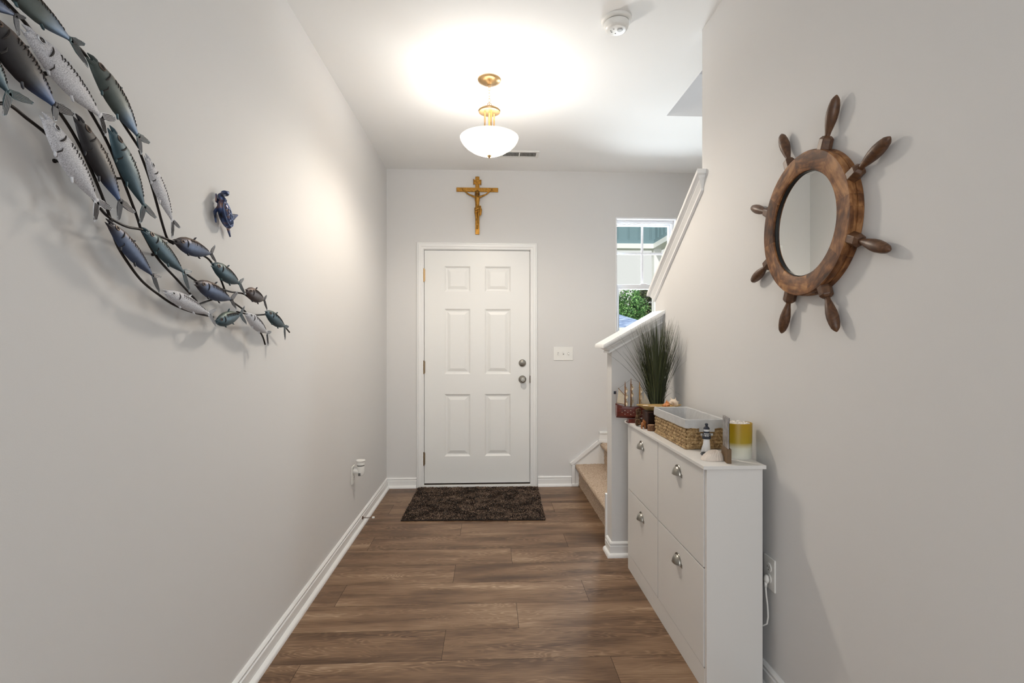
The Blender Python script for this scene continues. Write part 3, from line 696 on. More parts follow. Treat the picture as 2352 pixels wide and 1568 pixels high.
t = thing('door_stop', 'spring door stop with white tip on the left baseboard', 'door stop', (XL + .014, 3.60, .052)); o = t.location
m = MB().lathe([(.012, 0), (.012, .003), (.007, .006), (.004, .008), (0, .008)], o, 'x', 18)
m.build('mount', mat('bronze_spring', (120, 98, 84), .35, .9), t, off=o, smooth=40)
pts = [(o.x + .006 + i * .0006, o.y + .0038 * math.cos(i * .9), o.z + .0038 * math.sin(i * .9)) for i in range(105)]
MB().tube(pts, .0011, 5).build('spring', bpy.data.materials['bronze_spring'], t, off=o, smooth=True)
MB().lathe([(0, .066), (.006, .066), (.0075, .070), (.0075, .080), (.005, .083), (0, .083)], o, 'x', 16).build('rubber_tip', M['white_plastic'], t, off=o, smooth=40)

# ------------------------------------------------------------------ door mat
t = thing('door_mat', 'dark brown shaggy door mat on the plank floor at the front door', 'door mat', (-.11, 4.06, 0)); o = t.location
mc = [(-.622, 3.668), (.394, 3.640), (.418, 4.462), (-.612, 4.482)]
m = MB(); m.prism([(x, y, 0.0005) for x, y in mc], (0, 0, .007)); m.build('backing', M['matbase'], t, off=o, bevel=.002)
tuft = leaf_mat('brown_shag', (44, 33, 27), (78, 61, 50), (146, 122, 104)); tuft.node_tree.nodes['Principled BSDF'].inputs['Roughness'].default_value = .95
m = MB(); rnd = random.Random(5)
from mathutils import noise
for i in range(30000):
    a, b = rnd.random(), rnd.random()
    x = (mc[0][0] * (1 - a) + mc[1][0] * a) * (1 - b) + (mc[3][0] * (1 - a) + mc[2][0] * a) * b
    y = (mc[0][1] * (1 - a) + mc[1][1] * a) * (1 - b) + (mc[3][1] * (1 - a) + mc[2][1] * a) * b
    q = noise.noise(Vector((x * 9, y * 9, 0)))
    aa = rnd.uniform(0, 2 * PI) if rnd.random() < .5 else q * 6
    h = rnd.uniform(.005, .009); dx, dy = math.cos(aa) * .006, math.sin(aa) * .006; w_ = .0024
    px_, py_ = -math.sin(aa) * w_, math.cos(aa) * w_
    m.add([(x - px_, y - py_, .005), (x + px_, y + py_, .005), (x + dx + px_, y + dy + py_, .005 + h), (x + dx - px_, y + dy - py_, .005 + h)], [(0, 1, 2, 3)])
props(m.build('pile', tuft, t, off=o, weld=False, fix=False), kind='stuff')

# ------------------------------------------------------------------ shoe cabinet
CX0, CX1, CY0, CY1, CZ = .757, .984, 1.800, 2.872, .820
t = thing('shoe_cabinet', 'narrow white shoe cabinet with four tilting fronts against the right wall', 'cabinet', (.87, 2.336, 0)); o = t.location
bx = CX0 + .012
m = MB()
m.box(bx + .018, CX1 - .008, CY0 + .012, CY0 + .028, 0, CZ - .013); m.box(bx + .018, CX1 - .008, CY1 - .028, CY1 - .012, 0, CZ - .013)
m.box(bx + .004, bx + .018, CY0 + .012, CY0 + .028, 0, CZ - .013); m.box(bx + .004, bx + .018, CY1 - .028, CY1 - .012, 0, CZ - .013)
ym = (CY0 + CY1) / 2; m.box(bx + .018, CX1 - .008, ym - .008, ym + .008, 0, CZ - .013)
m.box(CX1 - .012, CX1 - .008, CY0 + .028, CY1 - .028, .05, CZ - .013)
m.box(bx + .020, CX1 - .012, CY0 + .028, CY1 - .028, .08, .09)
m.build('carcass', M['cab'], t, off=o)
MB().box(CX0, CX1, CY0, CY1, CZ - .013, CZ).build('top', M['cab'], t, off=o, bevel=.0012)
MB().box(bx + .003, bx + .017, CY0 + .029, CY1 - .029, 0, .086).build('plinth', M['cab'], t, off=o, bevel=.001)
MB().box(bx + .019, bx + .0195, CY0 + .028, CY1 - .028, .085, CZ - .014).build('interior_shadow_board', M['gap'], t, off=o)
for (ya, yb) in ((CY0 + .031, ym - .004), (ym + .004, CY1 - .031)):
    for (za, zb) in ((.449, .800), (.091, .444)):
        d = MB().box(bx, bx + .016, ya, yb, za, zb).build('door', M['cab'], t, off=o, bevel=.0012)
        yc, zc = (ya + yb) / 2, (.733 if za > .3 else .373)
        q = MB(); n1, n2 = 18, 8; A, B, Dp = .033, .034, .023
        for off_ in (0, .0012):
            vs = [(bx - (Dp - off_) * math.sin(ps), yc + (A - off_) * math.cos(ph) * math.cos(ps), zc - .012 + (B - off_) * math.sin(ph) * math.cos(ps)) for ps in [j / n2 * PI / 2 for j in range(n2 + 1)] for ph in [i / n1 * PI for i in range(n1 + 1)]]
            q.add(vs, [(j * (n1 + 1) + i, j * (n1 + 1) + i + 1, (j + 1) * (n1 + 1) + i + 1, (j + 1) * (n1 + 1) + i) for j in range(n2) for i in range(n1)])
        q.tube([(bx - .0015, yc + (A + .003) * math.cos(i / 16 * PI), zc - .012 + (B + .003) * math.sin(i / 16 * PI)) for i in range(17)], .0022, 6)
        q.tube([(bx - Dp * math.sin(ps) , yc + A * math.cos(ps) , zc - .012) for ps in [j / 12 * PI for j in range(13)]], .0012, 6)
        for s in (-1, 1): q.box(bx - .002, bx, yc + s * .039 - .007, yc + s * .039 + .007, zc - .018, zc - .004)
        q.build('cup_handle', M['nickel'], d, off=o, smooth=50, fix=False)

# outlet on the right wall with plug and cord
outlet_plate(XR, -1, 1.830, .425, 'wall_outlet', 'white outlet on the right wall just behind the shoe cabinet')
t = thing('power_cord', 'white plug and cord hanging from the outlet behind the cabinet', 'power cord', (XR - .01, 1.826, .405)); o = t.location
MB().ball((XR - .018, 1.826, .405), (.0085, .0125, .016), 16).tube([(XR - .020, 1.826, .395), (XR - .021, 1.826, .376)], [.006, .0045], 10).build('plug', M['white_plastic'], t, off=o, smooth=True)
MB().tube([(XR - .021, 1.826, .380), (XR - .020, 1.824, .35), (XR - .016, 1.822, .31), (XR - .014, 1.822, .27), (XR - .017, 1.824, .245), (XR - .026, 1.835, .232), (XR - .028, 1.88, .235), (XR - .028, 1.98, .26)], .003, 8).build('cord', M['white_plastic'], t, off=o, smooth=True)

# ------------------------------------------------------------------ ship wheel mirror
WY, WZ, D0 = 1.584, 1.628, .039
t = thing('ship_wheel_mirror', 'wooden ship wheel wall mirror with eight turned handles', 'mirror', (XR, WY, WZ)); o = t.location
def ringx(prof, n=96, mt=None, name='x', smooth=35):
    """prof: (radius, distance from wall)"""
    m = MB(); vs = []
    for r_, d in prof:
        for k in range(n):
            a = 2 * PI * k / n; vs.append((XR - d, WY + r_ * math.cos(a), WZ + r_ * math.sin(a)))
    N = len(prof)
    m.add(vs, [(i * n + k, i * n + (k + 1) % n, ((i + 1) % N) * n + (k + 1) % n, ((i + 1) % N) * n + k) for i in range(N) for k in range(n)])
    return m.build(name, mt, t, off=o, smooth=smooth)
ringx([(.2235, .001), (.2235, .0165), (.221, .018), (.163, .018), (.163, .001)], mt=M['wheel'], name='back_ring')
ringx([(.2205, .018), (.2225, .021), (.2225, D0 - .003), (.220, D0), (.166, D0), (.163, D0 - .002), (.163, .018)], mt=M['wheel'], name='front_ring')
ringx([(.1632, .0265), (.1632, .0320), (.1595, .0320), (.1595, .0265)], mt=M['black'], name='inner_bead')
mm = mat('mirror_silver', (238, 240, 238), .0, 1)
m = MB().lathe([(0, -.0265), (.1630, -.0265), (.1630, -.020), (0, -.020)], (XR, WY, WZ), 'x', 72); m.build('mirror_glass', mm, t, off=o)
hp = [(.190, .0), (.2, .0)]
for k in range(8):
    a = math.radians(22.5 + 45 * k); u_ = Vector((0, math.cos(a), math.sin(a))); v_ = Vector((0, -math.sin(a), math.cos(a))); n_ = Vector((-1, 0, 0))
    c = Vector((XR - .021, WY, WZ))
    b = MB()
    def hexr(r_, s, hs): return [c + u_ * r_ + v_ * (s * math.cos(w_)) + n_ * (hs * math.sin(w_)) for w_ in [i * PI / 3 for i in range(6)]]
    b.loft([hexr(.214, .021, .020), hexr(.249, .020, .0195), hexr(.252, .018, .018), hexr(.258, .012, .012)])
    blk = b.build('handle_block', M['wheel_h'], t, off=o, bevel=.0015)
    prof = [(.254, .0085), (.260, .0075), (.268, .0085), (.285, .0125), (.305, .0160), (.322, .0168), (.340, .0150), (.355, .0115), (.362, .0070), (.367, .0025), (.368, .0002)]
    MB().tube([c + u_ * r_ for r_, _ in prof], [w_ for _, w_ in prof], 20).build('handle', M['wheel_h'], blk, off=o, smooth=True)
MB().ring([(XR - .012, WY + .01 + math.cos(a) * .006, WZ + .228 + math.sin(a) * .006) for a in [i * PI / 6 for i in range(12)]], .0015).build('hanging_ring', M['nickel'], t, off=o, smooth=True)

# ------------------------------------------------------------------ metal fish sculpture on the left wall
FT = thing('fish_wall_sculpture', 'metal wall sculpture of a school of fish on rods', 'wall art', (XL, 1.20, 1.75)); fo = FT.location
def fish_mat(name, kind):
    m = bpy.data.materials.new(name); m.use_nodes = True; nt = m.node_tree; N = nt.nodes; L = nt.links; p = N['Principled BSDF']
    tc = N.new('ShaderNodeTexCoord'); sp = N.new('ShaderNodeSeparateXYZ'); L.new(tc.outputs['Generated'], sp.inputs[0])
    n = N.new('ShaderNodeTexNoise'); n.inputs['Detail'].default_value = 5; n.inputs['Roughness'].default_value = .65
    mp = N.new('ShaderNodeMapping'); L.new(tc.outputs['Object'], mp.inputs[0]); L.new(mp.outputs[0], n.inputs['Vector'])
    def mixc(f, a, b):
        x = N.new('ShaderNodeMix'); x.data_type = 'RGBA'
        for i, q in ((0, f), (6, a), (7, b)):
            if isinstance(q, (float, tuple)): x.inputs[i].default_value = q
            else: L.new(q, x.inputs[i])
        return x.outputs[2]
    def mr(src, a, b):
        x = N.new('ShaderNodeMapRange'); x.interpolation_type = 'SMOOTHSTEP'; x.inputs[1].default_value = a; x.inputs[2].default_value = b; L.new(src, x.inputs[0]); return x.outputs[0]
    if kind == 'white':
        mp.inputs['Scale'].default_value = (620, 220, 300); n.inputs['Scale'].default_value = 1.6
        c = ramp(nt, n.outputs['Fac'], [(.30, lin((92, 92, 96))), (.44, lin((168, 168, 174))), (.62, lin((208, 209, 214)))])
        p.inputs['Metallic'].default_value = .1; p.inputs['Roughness'].default_value = .55
    else:
        mp.inputs['Scale'].default_value = (30, 30, 30); n.inputs['Scale'].default_value = 1.5
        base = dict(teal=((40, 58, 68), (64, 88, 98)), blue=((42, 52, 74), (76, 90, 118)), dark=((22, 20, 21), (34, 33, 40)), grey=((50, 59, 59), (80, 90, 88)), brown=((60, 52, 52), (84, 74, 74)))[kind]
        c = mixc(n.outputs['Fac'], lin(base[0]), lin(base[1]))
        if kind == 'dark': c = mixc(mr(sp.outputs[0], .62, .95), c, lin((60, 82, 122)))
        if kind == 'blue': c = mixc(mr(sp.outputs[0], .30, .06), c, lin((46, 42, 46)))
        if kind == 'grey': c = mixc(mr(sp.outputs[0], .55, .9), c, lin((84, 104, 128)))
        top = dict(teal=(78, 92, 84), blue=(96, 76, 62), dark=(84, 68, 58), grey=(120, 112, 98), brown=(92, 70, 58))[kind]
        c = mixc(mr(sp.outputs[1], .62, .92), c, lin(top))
        p.inputs['Metallic'].default_value = .25 if kind == 'dark' else .45; p.inputs['Roughness'].default_value = .44
    L.new(c, p.inputs['Base Color'])
    b = N.new('ShaderNodeBump'); b.inputs['Strength'].default_value = .35; b.inputs['Distance'].default_value = .0008; L.new(n.outputs['Fac'], b.inputs['Height']); L.new(b.outputs[0], p.inputs['Normal'])
    return m
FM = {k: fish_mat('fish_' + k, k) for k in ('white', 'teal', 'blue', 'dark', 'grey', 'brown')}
M['mark'] = mat('burnt_mark', (34, 27, 24), .6, .2); M['rod'] = mat('black_iron_rod', (34, 28, 25), .45, .5)
M['silver_edge'] = mat('silver_edge', (190, 192, 196), .4, .4); M['fineye'] = mat('bronze_eye', (100, 84, 74), .4, .5)
M['finray'] = mat('fin_ray', (112, 112, 114), .4, .5); M['finteal'] = mat('fin_teal', (52, 74, 80), .45, .4); M['findark'] = mat('fin_dark', (44, 44, 50), .45, .4); M['finwhite'] = mat('fin_white', (196, 197, 202), .5, .1)

def make_fish(S, Tb, L1, L2, wpx, kind, fat=False, label=None, bend=0.0):
    XP = XL + .052
    P = lambda q: onX(q[0], q[1], XP)
    s3, t3, a3, b3 = P(S), P(Tb), P(L1), P(L2)
    u = (t3 - s3); Ln = u.length; u.normalize(); n = Vector((1, 0, 0)); v = n.cross(u)
    if v.z < 0 and not (abs(v.z) < .3 and v.y > 0): v = -v
    mid = ((S[0] + Tb[0]) / 2, (S[1] + Tb[1]) / 2); dpx = Vector((Tb[0] - S[0], Tb[1] - S[1])).normalized(); pp = Vector((-dpx.y, dpx.x)) * wpx * .455
    e1, e2 = P((mid[0] + pp.x, mid[1] + pp.y)), P((mid[0] - pp.x, mid[1] - pp.y))
    wh = abs((e1 - e2).dot(v)) / 2 * .96
    if u.dot(Vector((0, 0, 1))) > 0: pass
    # dorsal side is up / to the right in the photo
    if v.z * .6 - v.y * .0 + (0 if abs(v.z) > .25 else (-v.y)) < 0: v = -v
    Mx = Matrix((u, v, n)).transposed()
    flip = Mx.determinant() < 0
    if flip: Mx = Matrix((u, v, -n)).transposed()
    ns = -1 if flip else 1
    loc = lambda p3: Mx.inverted() @ (p3 - s3)
    if fat: PR = [(.07, .30), (.12, .52), (.2, .76), (.32, .96), (.44, 1), (.58, .95), (.72, .76), (.84, .50), (.94, .22), (1, .15)]
    else: PR = [(.07, .34), (.12, .50), (.2, .70), (.32, .92), (.44, 1), (.58, .96), (.72, .76), (.84, .48), (.94, .22), (1, .14)]
    def wf(t):
        if t <= PR[0][0]: return PR[0][1] * max(.1, t / PR[0][0])
        for (a, b), (c, d) in zip(PR, PR[1:]):
            if t <= c:
                k = (t - a) / (c - a); k = k * k * (3 - 2 * k) if False else k
                return b + (d - b) * k
        return PR[-1][1]
    bd = lambda t: bend * Ln * 4 * t * (1 - t)
    dep = wh * (.58 if fat else .44)
    def surf(t, q, lift=0):    # q in -1..1 across the body
        w_ = wf(t) * wh; return Vector((t * Ln, bd(t) + q * w_, ns * (dep * wf(t) ** .8 * math.sqrt(max(0, 1 - q * q)) + lift)))
    m = MB(); R = []; ts = [.065 + (1 - .065) * i / 22 for i in range(23)]
    for t in ts:
        r_ = []
        for k in range(18):
            a = 2 * PI * k / 18; q = math.cos(a); w_ = wf(t) * wh
            z = dep * wf(t) ** .8 * math.sin(a) if math.sin(a) > 0 else .12 * dep * math.sin(a)
            r_.append(Vector((t * Ln, bd(t) + q * w_, ns * z)))
        R.append(r_)
    m.loft(R)
    # open jaws
    w0 = wf(.07) * wh
    m.tube([(.10 * Ln, bd(.1) + w0 * .62, ns * dep * .18), (.05 * Ln, bd(.05) + w0 * .60, ns * dep * .14), (0, bd(0) + w0 * .35, ns * dep * .05)], [w0 * .55, w0 * .40, w0 * .10], 8)
    m.tube([(.10 * Ln, bd(.1) - w0 * .55, ns * dep * .16), (.05 * Ln, bd(.05) - w0 * .62, ns * dep * .12), (.012 * Ln, bd(0) - w0 * .62, ns * dep * .05)], [w0 * .50, w0 * .32, w0 * .08], 8)
    # gill arc, mouth line, eye, dorsal marks and lateral crease
    lw = max(.0010, wh * .050)
    gt = .27
    m.tube([surf(gt - .02 + .028 * math.cos(q * 1.9 - .3), q, .0004) for q in [-.35 + .14 * i for i in range(8)]], [lw * .5, lw, lw * 1.3, lw * 1.4, lw * 1.3, lw, lw * .8, lw * .4], 6, 1)
    ec = .165; eq = .42 if not fat else .30
    er = wh * (.19 if not fat else .17)
    ep = surf(ec, eq)
    base_z = lambda x_, y_: surf(x_ / Ln, max(-.97, min(.97, (y_ - bd(x_ / Ln)) / (wf(x_ / Ln) * wh))), .0004)
    m.ring([base_z(ep.x + er * 1.25 * math.cos(a), ep.y + er * math.sin(a)) for a in [i * PI / 8 for i in range(16)]], lw * .85, 6, 2)
    m.ring([base_z(ep.x + er * .62 * math.cos(a), ep.y + er * .5 * math.sin(a)) for a in [i * PI / 6 for i in range(12)]], lw * .8, 6, 1)
    nm = 14; rr = random.Random(int(S[0] * 7 + S[1]))
    for i in range(nm):
        t = .36 + .50 * i / (nm - 1); q0 = .66; h = .34 if not fat else .42
        sg = rr.choice((-1, 1)) * .010
        m.tube([surf(t - .008, q0 - .12, .0002), surf(t, q0, .0004), surf(t + .010, q0 - h * .3, .0006), surf(t + .008 + sg, q0 - h, .0003)], [lw * .3, lw * .75, lw * .75, lw * .25], 5, 1)
        m.tube([surf(t - .004, q0 + .10, .0002), surf(t + .016, q0 + .02, .0005), surf(t + .020, q0 - h * .5, .0004)], [lw * .2, lw * .42, lw * .2], 5, 3 if kind == 'white' else 2)
        if kind == 'white' or i % 2: m.tube([surf(t + .018, q0, .0003), surf(t + .010, q0 - h * .3, .0005)], [lw * .8, lw * .5], 5, 3)
    if not fat: m.tube([surf(.33, -.45, .0003), surf(.345, -.62, .0006), surf(.34, -.9, .0003)], [lw * .3, lw * .9, lw], 5, 1)
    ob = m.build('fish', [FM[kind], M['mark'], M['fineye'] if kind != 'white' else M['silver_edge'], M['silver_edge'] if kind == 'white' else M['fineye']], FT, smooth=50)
    ob.location = s3 - fo; ob.rotation_euler = Mx.to_euler()
    if label: ob['label'] = label
    # tail: two ribbed lobes
    fm = M['finwhite'] if kind == 'white' else (M['finteal'] if kind in ('teal', 'grey') else M['findark'])
    A, B = loc(a3), loc(b3); c0 = Vector((Ln * .975, bd(.975), 0)); q = MB(); zz = ns * dep * .10
    for E in (A, B):
        E = Vector((E.x, E.y, 0)); d = (E - c0); l = d.length; d.normalize(); sd = Vector((-d.y, d.x, 0)); wl_ = min(wf(.95) * wh * 1.3 + l * .17, l * .50)
        other = (B if E.y == A.y else A); inner = 1 if sd.dot(Vector((other.x, other.y, 0)) - c0) > 0 else -1
        sd = sd * inner
        pts = [c0 - sd * wl_ * .30, c0 + d * l * .40 - sd * wl_ * .42, c0 + d * l * .85 - sd * wl_ * .10, E, c0 + d * l * .92 + sd * wl_ * .34, c0 + d * l * .55 + sd * wl_ * .55, c0 + d * l * .22 + sd * wl_ * .62, c0 + sd * wl_ * .35]
        th = max(.0012, wh * .05)
        q.prism([p + Vector((0, 0, zz)) for p in pts], (0, 0, ns * th))
        for j in range(5):
            f = -.30 + j * .20
            a_ = c0 + d * l * .15 + sd * wl_ * f * .8; b_ = c0 + d * l * (.93 - .02 * j) + sd * wl_ * (f * .62 + .06)
            q.tube([a_ + Vector((0, 0, zz + ns * th)), (a_ + b_) / 2 + sd * wl_ * f * .2 + Vector((0, 0, zz + ns * th)), b_ + Vector((0, 0, zz + ns * th))], [lw * .5, lw * .62, lw * .4], 5, 1 if kind == 'white' else 2)
        q.tube([c0 + d * l * .9 + sd * wl_ * .30 + Vector((0, 0, zz + ns * th)), E + Vector((0, 0, zz + ns * th)), c0 + d * l * .78 - sd * wl_ * .18 + Vector((0, 0, zz + ns * th))], lw * .6, 5, 3)
    q.ball(c0 + Vector((0, 0, zz)), (Ln * .03, wf(.97) * wh * 1.2, dep * .22), 10)
    q.build('tail_fin', [fm, M['mark'], M['finray'], M['silver_edge']], ob, smooth=45)
    # small fins
    def fin(t, q0, q1, dx, name):
        a_ = surf(t, q0); w_ = wh
        b = MB().prism([Vector((a_.x - .018 * Ln, a_.y, zz)), Vector((a_.x + .022 * Ln, a_.y, zz)), Vector((a_.x + dx * Ln, bd(t) + wf(t) * wh * q1, zz)), Vector((a_.x + (dx - .022) * Ln, bd(t) + wf(t) * wh * q1, zz))], (0, 0, ns * .0022))
        b.tube([(a_.x, a_.y, zz + ns * .002), (a_.x + (dx - .01) * Ln, bd(t) + wf(t) * wh * q1, zz + ns * .003)], [.0022, .0012], 6)
        b.build(name, fm, ob, smooth=40)
    fin(.34, -.92, -1.16, .035, 'pectoral_fin'); fin(.62, -.92, -1.18, .05, 'pelvic_fin')
    if fat: fin(.50, .92, 1.30, .06, 'dorsal_fin')
    else: fin(.47, .92, 1.08, .03, 'dorsal_fin')
FISH = [
 ((-45, -95), (163, 93), (193, 100), (200, 156), 58, 'grey', 0, 'grey green fish at the top'),
 ((-130, -70), (36, 36), (58, 40), (40, 84), 46, 'blue', 0, 'dark blue fish leaving the frame at the top left'),
 ((-62, 10), (127, 245), (168, 261), (121, 277), 76, 'dark', 0, 'dark fish with a blue tail stem on the far left'),
 ((47, 58), (231, 268), (264, 272), (239, 312), 60, 'white', 0, 'largest whitewashed fish'),
 ((-105, 30), (20, 214), (76, 235), (4, 266), 60, 'teal', 0, 'teal fish cut by the left edge'),
 ((198, 124), (317, 314), (342, 327), (321, 355), 50, 'grey', 0, 'grey green fish on the upper right'),
 ((93, 259), (222, 464), (257, 480), (214, 509), 56, 'white', 0, 'whitewashed fish below the largest one'),
 ((170, 262), (276, 464), (308, 487), (268, 507), 50, 'dark', 0, 'dark fish between the white and the teal one'),
 ((249, 289), (331, 474), (358, 500), (318, 512), 44, 'teal', 0, 'long teal fish in the middle'),
 ((332, 353), (396, 508), (413, 523), (393, 546), 30, 'white', 0, 'slim whitewashed fish'),
 ((241, 504), (351, 633), (369, 635), (364, 673), 41, 'blue', 0, 'blue fish with a brown head'),
 ((324, 524), (421, 625), (439, 622), (433, 671), 39, 'teal', 0, 'teal fish beside the blue one'),
 ((396, 553), (484, 583), (492, 562), (495, 604), 43, 'blue', 1, 'plump blue fish with a copper back'),
 ((483, 606), (549, 651), (558, 638), (561, 677), 37, 'teal', 1, 'plump teal fish'),
 ((444, 649), (530, 688), (544, 669), (541, 710), 42, 'blue', 1, 'plump deep blue fish'),
 ((371, 667), (479, 720), (495, 709), (495, 750), 37, 'white', 1, 'plump whitewashed fish'),
 ((562, 667), (606, 689), (611, 677), (612, 713), 33, 'brown', 1, 'small brown fish'),
 ((492, 740), (552, 722), (560, 702), (565, 745), 37, 'teal', 1, 'teal fish tilted head down'),
 ((561, 719), (612, 764), (622, 761), (614, 794), 30, 'white', 1, 'small whitewashed fish'),
 ((607, 716), (653, 750), (662, 749), (653, 781), 29, 'teal', 1, 'small teal fish at the lower right tip'),
]
for f in FISH: make_fish(*f[:6], fat=bool(f[6]), label=f[7], bend={5: .02, 3: .0}.get(FISH.index(f), 0))
ROD = [[(-120, 170), (-20, 232), (20, 240), (62, 272), (105, 306), (150, 350), (204, 440), (230, 478), (252, 500), (290, 520), (325, 527), (360, 540), (400, 556)],
       [(128, 245), (163, 298), (192, 352), (221, 417), (246, 480), (256, 510)],
       [(205, 252), (239, 312), (267, 374), (310, 485), (324, 528)],
       [(320, 345), (347, 421), (381, 540), (398, 560)],
       [(254, 512), (268, 560), (295, 605), (327, 646), (364, 676), (400, 700), (440, 716), (490, 728)],
       [(0, -10), (60, 55), (130, 150), (205, 250)], [(-60, 20), (0, 60), (60, 150), (128, 250)],
       [(160, 90), (199, 130), (230, 190), (262, 250), (320, 340)],
       [(326, 530), (360, 590), (405, 640), (440, 678), (452, 692)], [(410, 615), (424, 626), (452, 646), (480, 665)],
       [(396, 556), (440, 575), (474, 591), (488, 606), (500, 625), (515, 662), (520, 680)], [(505, 662), (530, 670), (546, 672), (562, 676), (580, 690)],
       [(452, 700), (486, 688), (500, 683)], [(544, 716), (581, 723), (610, 722)], [(590, 750), (603, 772), (609, 791)], [(645, 735), (657, 753), (665, 763)],
       [(530, 690), (560, 712), (575, 730)]]
for q in ROD:
    pts = [onX(a, b, XL + .040) for a, b in q]
    # smooth (Catmull-Rom)
    ex = [pts[0] * 2 - pts[1]] + pts + [pts[-1] * 2 - pts[-2]]; out = []
    for i in range(1, len(ex) - 2):
        for k in range(5):
            s = k / 5; p0, p1, p2, p3 = ex[i - 1:i + 3]
            out.append(.5 * ((2 * p1) + (p2 - p0) * s + (2 * p0 - 5 * p1 + 4 * p2 - p3) * s * s + (3 * p1 - p0 - 3 * p2 + p3) * s ** 3))
    out.append(pts[-1])
    MB().tube(out, .0031, 8).build('support_rod', M['rod'], FT, off=fo, smooth=True)
for q in ((150, 170), (170, 370), (305, 410), (385, 585), (497, 672)):
    p = onX(q[0], q[1], XL + .04)
    MB().tube([(XL + .0005, p.y, p.z), (XL + .041, p.y, p.z)], .003, 8).lathe([(.0042, .0005), (.0042, .003), (0, .003)], (XL, p.y, p.z), 'x', 14).build('wall_mount', M['rod'], FT, off=fo, smooth=40)

# ------------------------------------------------------------------ turtle on the left wall
tm = bpy.data.materials.new('turtle_patina'); tm.use_nodes = True; nt = tm.node_tree; p = nt.nodes['Principled BSDF']
tc = nt.nodes.new('ShaderNodeTexCoord'); n = nt.nodes.new('ShaderNodeTexNoise'); n.inputs['Scale'].default_value = 28; nt.links.new(tc.outputs['Object'], n.inputs['Vector'])
nt.links.new(ramp(nt, n.outputs['Fac'], [(.35, lin((26, 28, 40))), (.52, lin((62, 78, 118))), (.68, lin((128, 98, 78)))]), p.inputs['Base Color']); p.inputs['Metallic'].default_value = .5; p.inputs['Roughness'].default_value = .35
tcen = onX(515, 490, XL + .020)
t = thing('turtle_ornament', 'small metal sea turtle on the left wall above the fish tail end', 'wall art', (XL, tcen.y, tcen.z)); o = t.location
# local axes: body axis from head (up-left) to tail (down-right)
hd, tl_ = onX(503, 458, XL + .020), onX(525, 525, XL + .020)
u_ = (tl_ - hd).normalized(); n_ = Vector((1, 0, 0)); v_ = n_.cross(u_)
bl = (tl_ - hd).length; bc = (tl_ + hd) / 2; MX = Matrix((u_, v_, n_)).transposed(); hw = bl * .25
m = MB().ball(bc + n_ * .004, (bl * .5, hw, .018), 28, 0, MX); m.build('shell', tm, t, off=o, smooth=True)
m = MB()
def sh(a, b, l=.0008):
    rr_ = math.sqrt(max(0, 1 - a * a - b * b)); return bc + n_ * (.004 + .018 * rr_ + l) + u_ * (bl * .5 * a) + v_ * (hw * b)
for k in range(4):
    a0 = -.55 + k * .37; m.ring([sh(a0 + .17 * math.cos(w_), .26 * math.sin(w_)) for w_ in [i * PI / 3 for i in range(6)]], .0016, 5)
    for s in (-1, 1): m.tube([sh(a0 + .1, s * .27), sh(a0 + .12, s * .52), sh(a0 + .1, s * .76)], .0013, 5)
m.ring([sh(.84 * math.cos(w_), .84 * math.sin(w_)) for w_ in [i * PI / 12 for i in range(24)]], .0018, 5)
m.build('shell_ridges', mat('dark_patina', (98, 116, 152), .35, .5), t, off=o, smooth=True)
hp_ = onX(517, 444, XL + .024)
MB().tube([sh(-.9, 0, 0), onX(507, 450, XL + .020), hp_], [.011, .010, .008], 12).ball(hp_, (.012, .015, .009), 14).tube([hp_, onX(525, 441, XL + .024)], [.009, .003], 10).build('head', tm, t, off=o, smooth=True)
def flip(a, b, c, w1):
    A, B, Cc = [onX(x, y, XL + .014) for x, y in (a, b, c)]
    MB().loft([[P_ + Vector((s1 * .002, 0, 0)) + q_ for s1, q_ in ((-1, -W_), (1, -W_ * .5), (1, W_ * .5), (-1, W_))] for P_, W_ in
               [(P_, (Cc - A).normalized().cross(n_) * w_) for P_, w_ in ((A, w1 * .8), (B, w1), (Cc, w1 * .25))]]).build('flipper', tm, t, off=o, smooth=40, bevel=.001)
flip((507, 468), (498, 458), (496, 445), .011); flip((503, 474), (494, 488), (496, 511), .009)
flip((527, 494), (537, 499), (546, 494), .012); flip((521, 516), (526, 529), (529, 544), .009)

# ------------------------------------------------------------------ things on the cabinet
# basket
BX0, BX1, BY0, BY1, BZ0, BZ1 = .800, .962, 2.082, 2.475, CZ, .943
t = thing('storage_basket', 'woven water hyacinth basket with a grey cloth liner on the cabinet', 'basket', ((BX0 + BX1) / 2, (BY0 + BY1) / 2, CZ)); o = t.location
wv = wood('hyacinth_weave', (92, 66, 38), (160, 130, 88), (204, 178, 134), 60, (1, 1, 1), .7, 'Object', 1.5)
def fl_(z): return 1 + .035 * (z - BZ0) / (BZ1 - BZ0)
cxb, cyb = (BX0 + BX1) / 2, (BY0 + BY1) / 2; hx, hy = (BX1 - BX0) / 2 - .004, (BY1 - BY0) / 2 - .004
m = MB()
m.box(cxb - hx * .99, cxb + hx * .99, cyb - hy * .99, cyb + hy * .99, BZ0 + .002, BZ0 + .006, 0)
R = [[Vector((cxb + sx * hx * .97 * fl_(z), cyb + sy * hy * .985 * fl_(z), z)) for sx, sy in ((-1, -1), (1, -1), (1, 1), (-1, 1))] for z in (BZ0 + .004, BZ1 - .006)]
m.loft(R, 1, cap=False)
rows = 7; rh = (BZ1 - .012 - BZ0 - .006) / rows
rnd = random.Random(3)
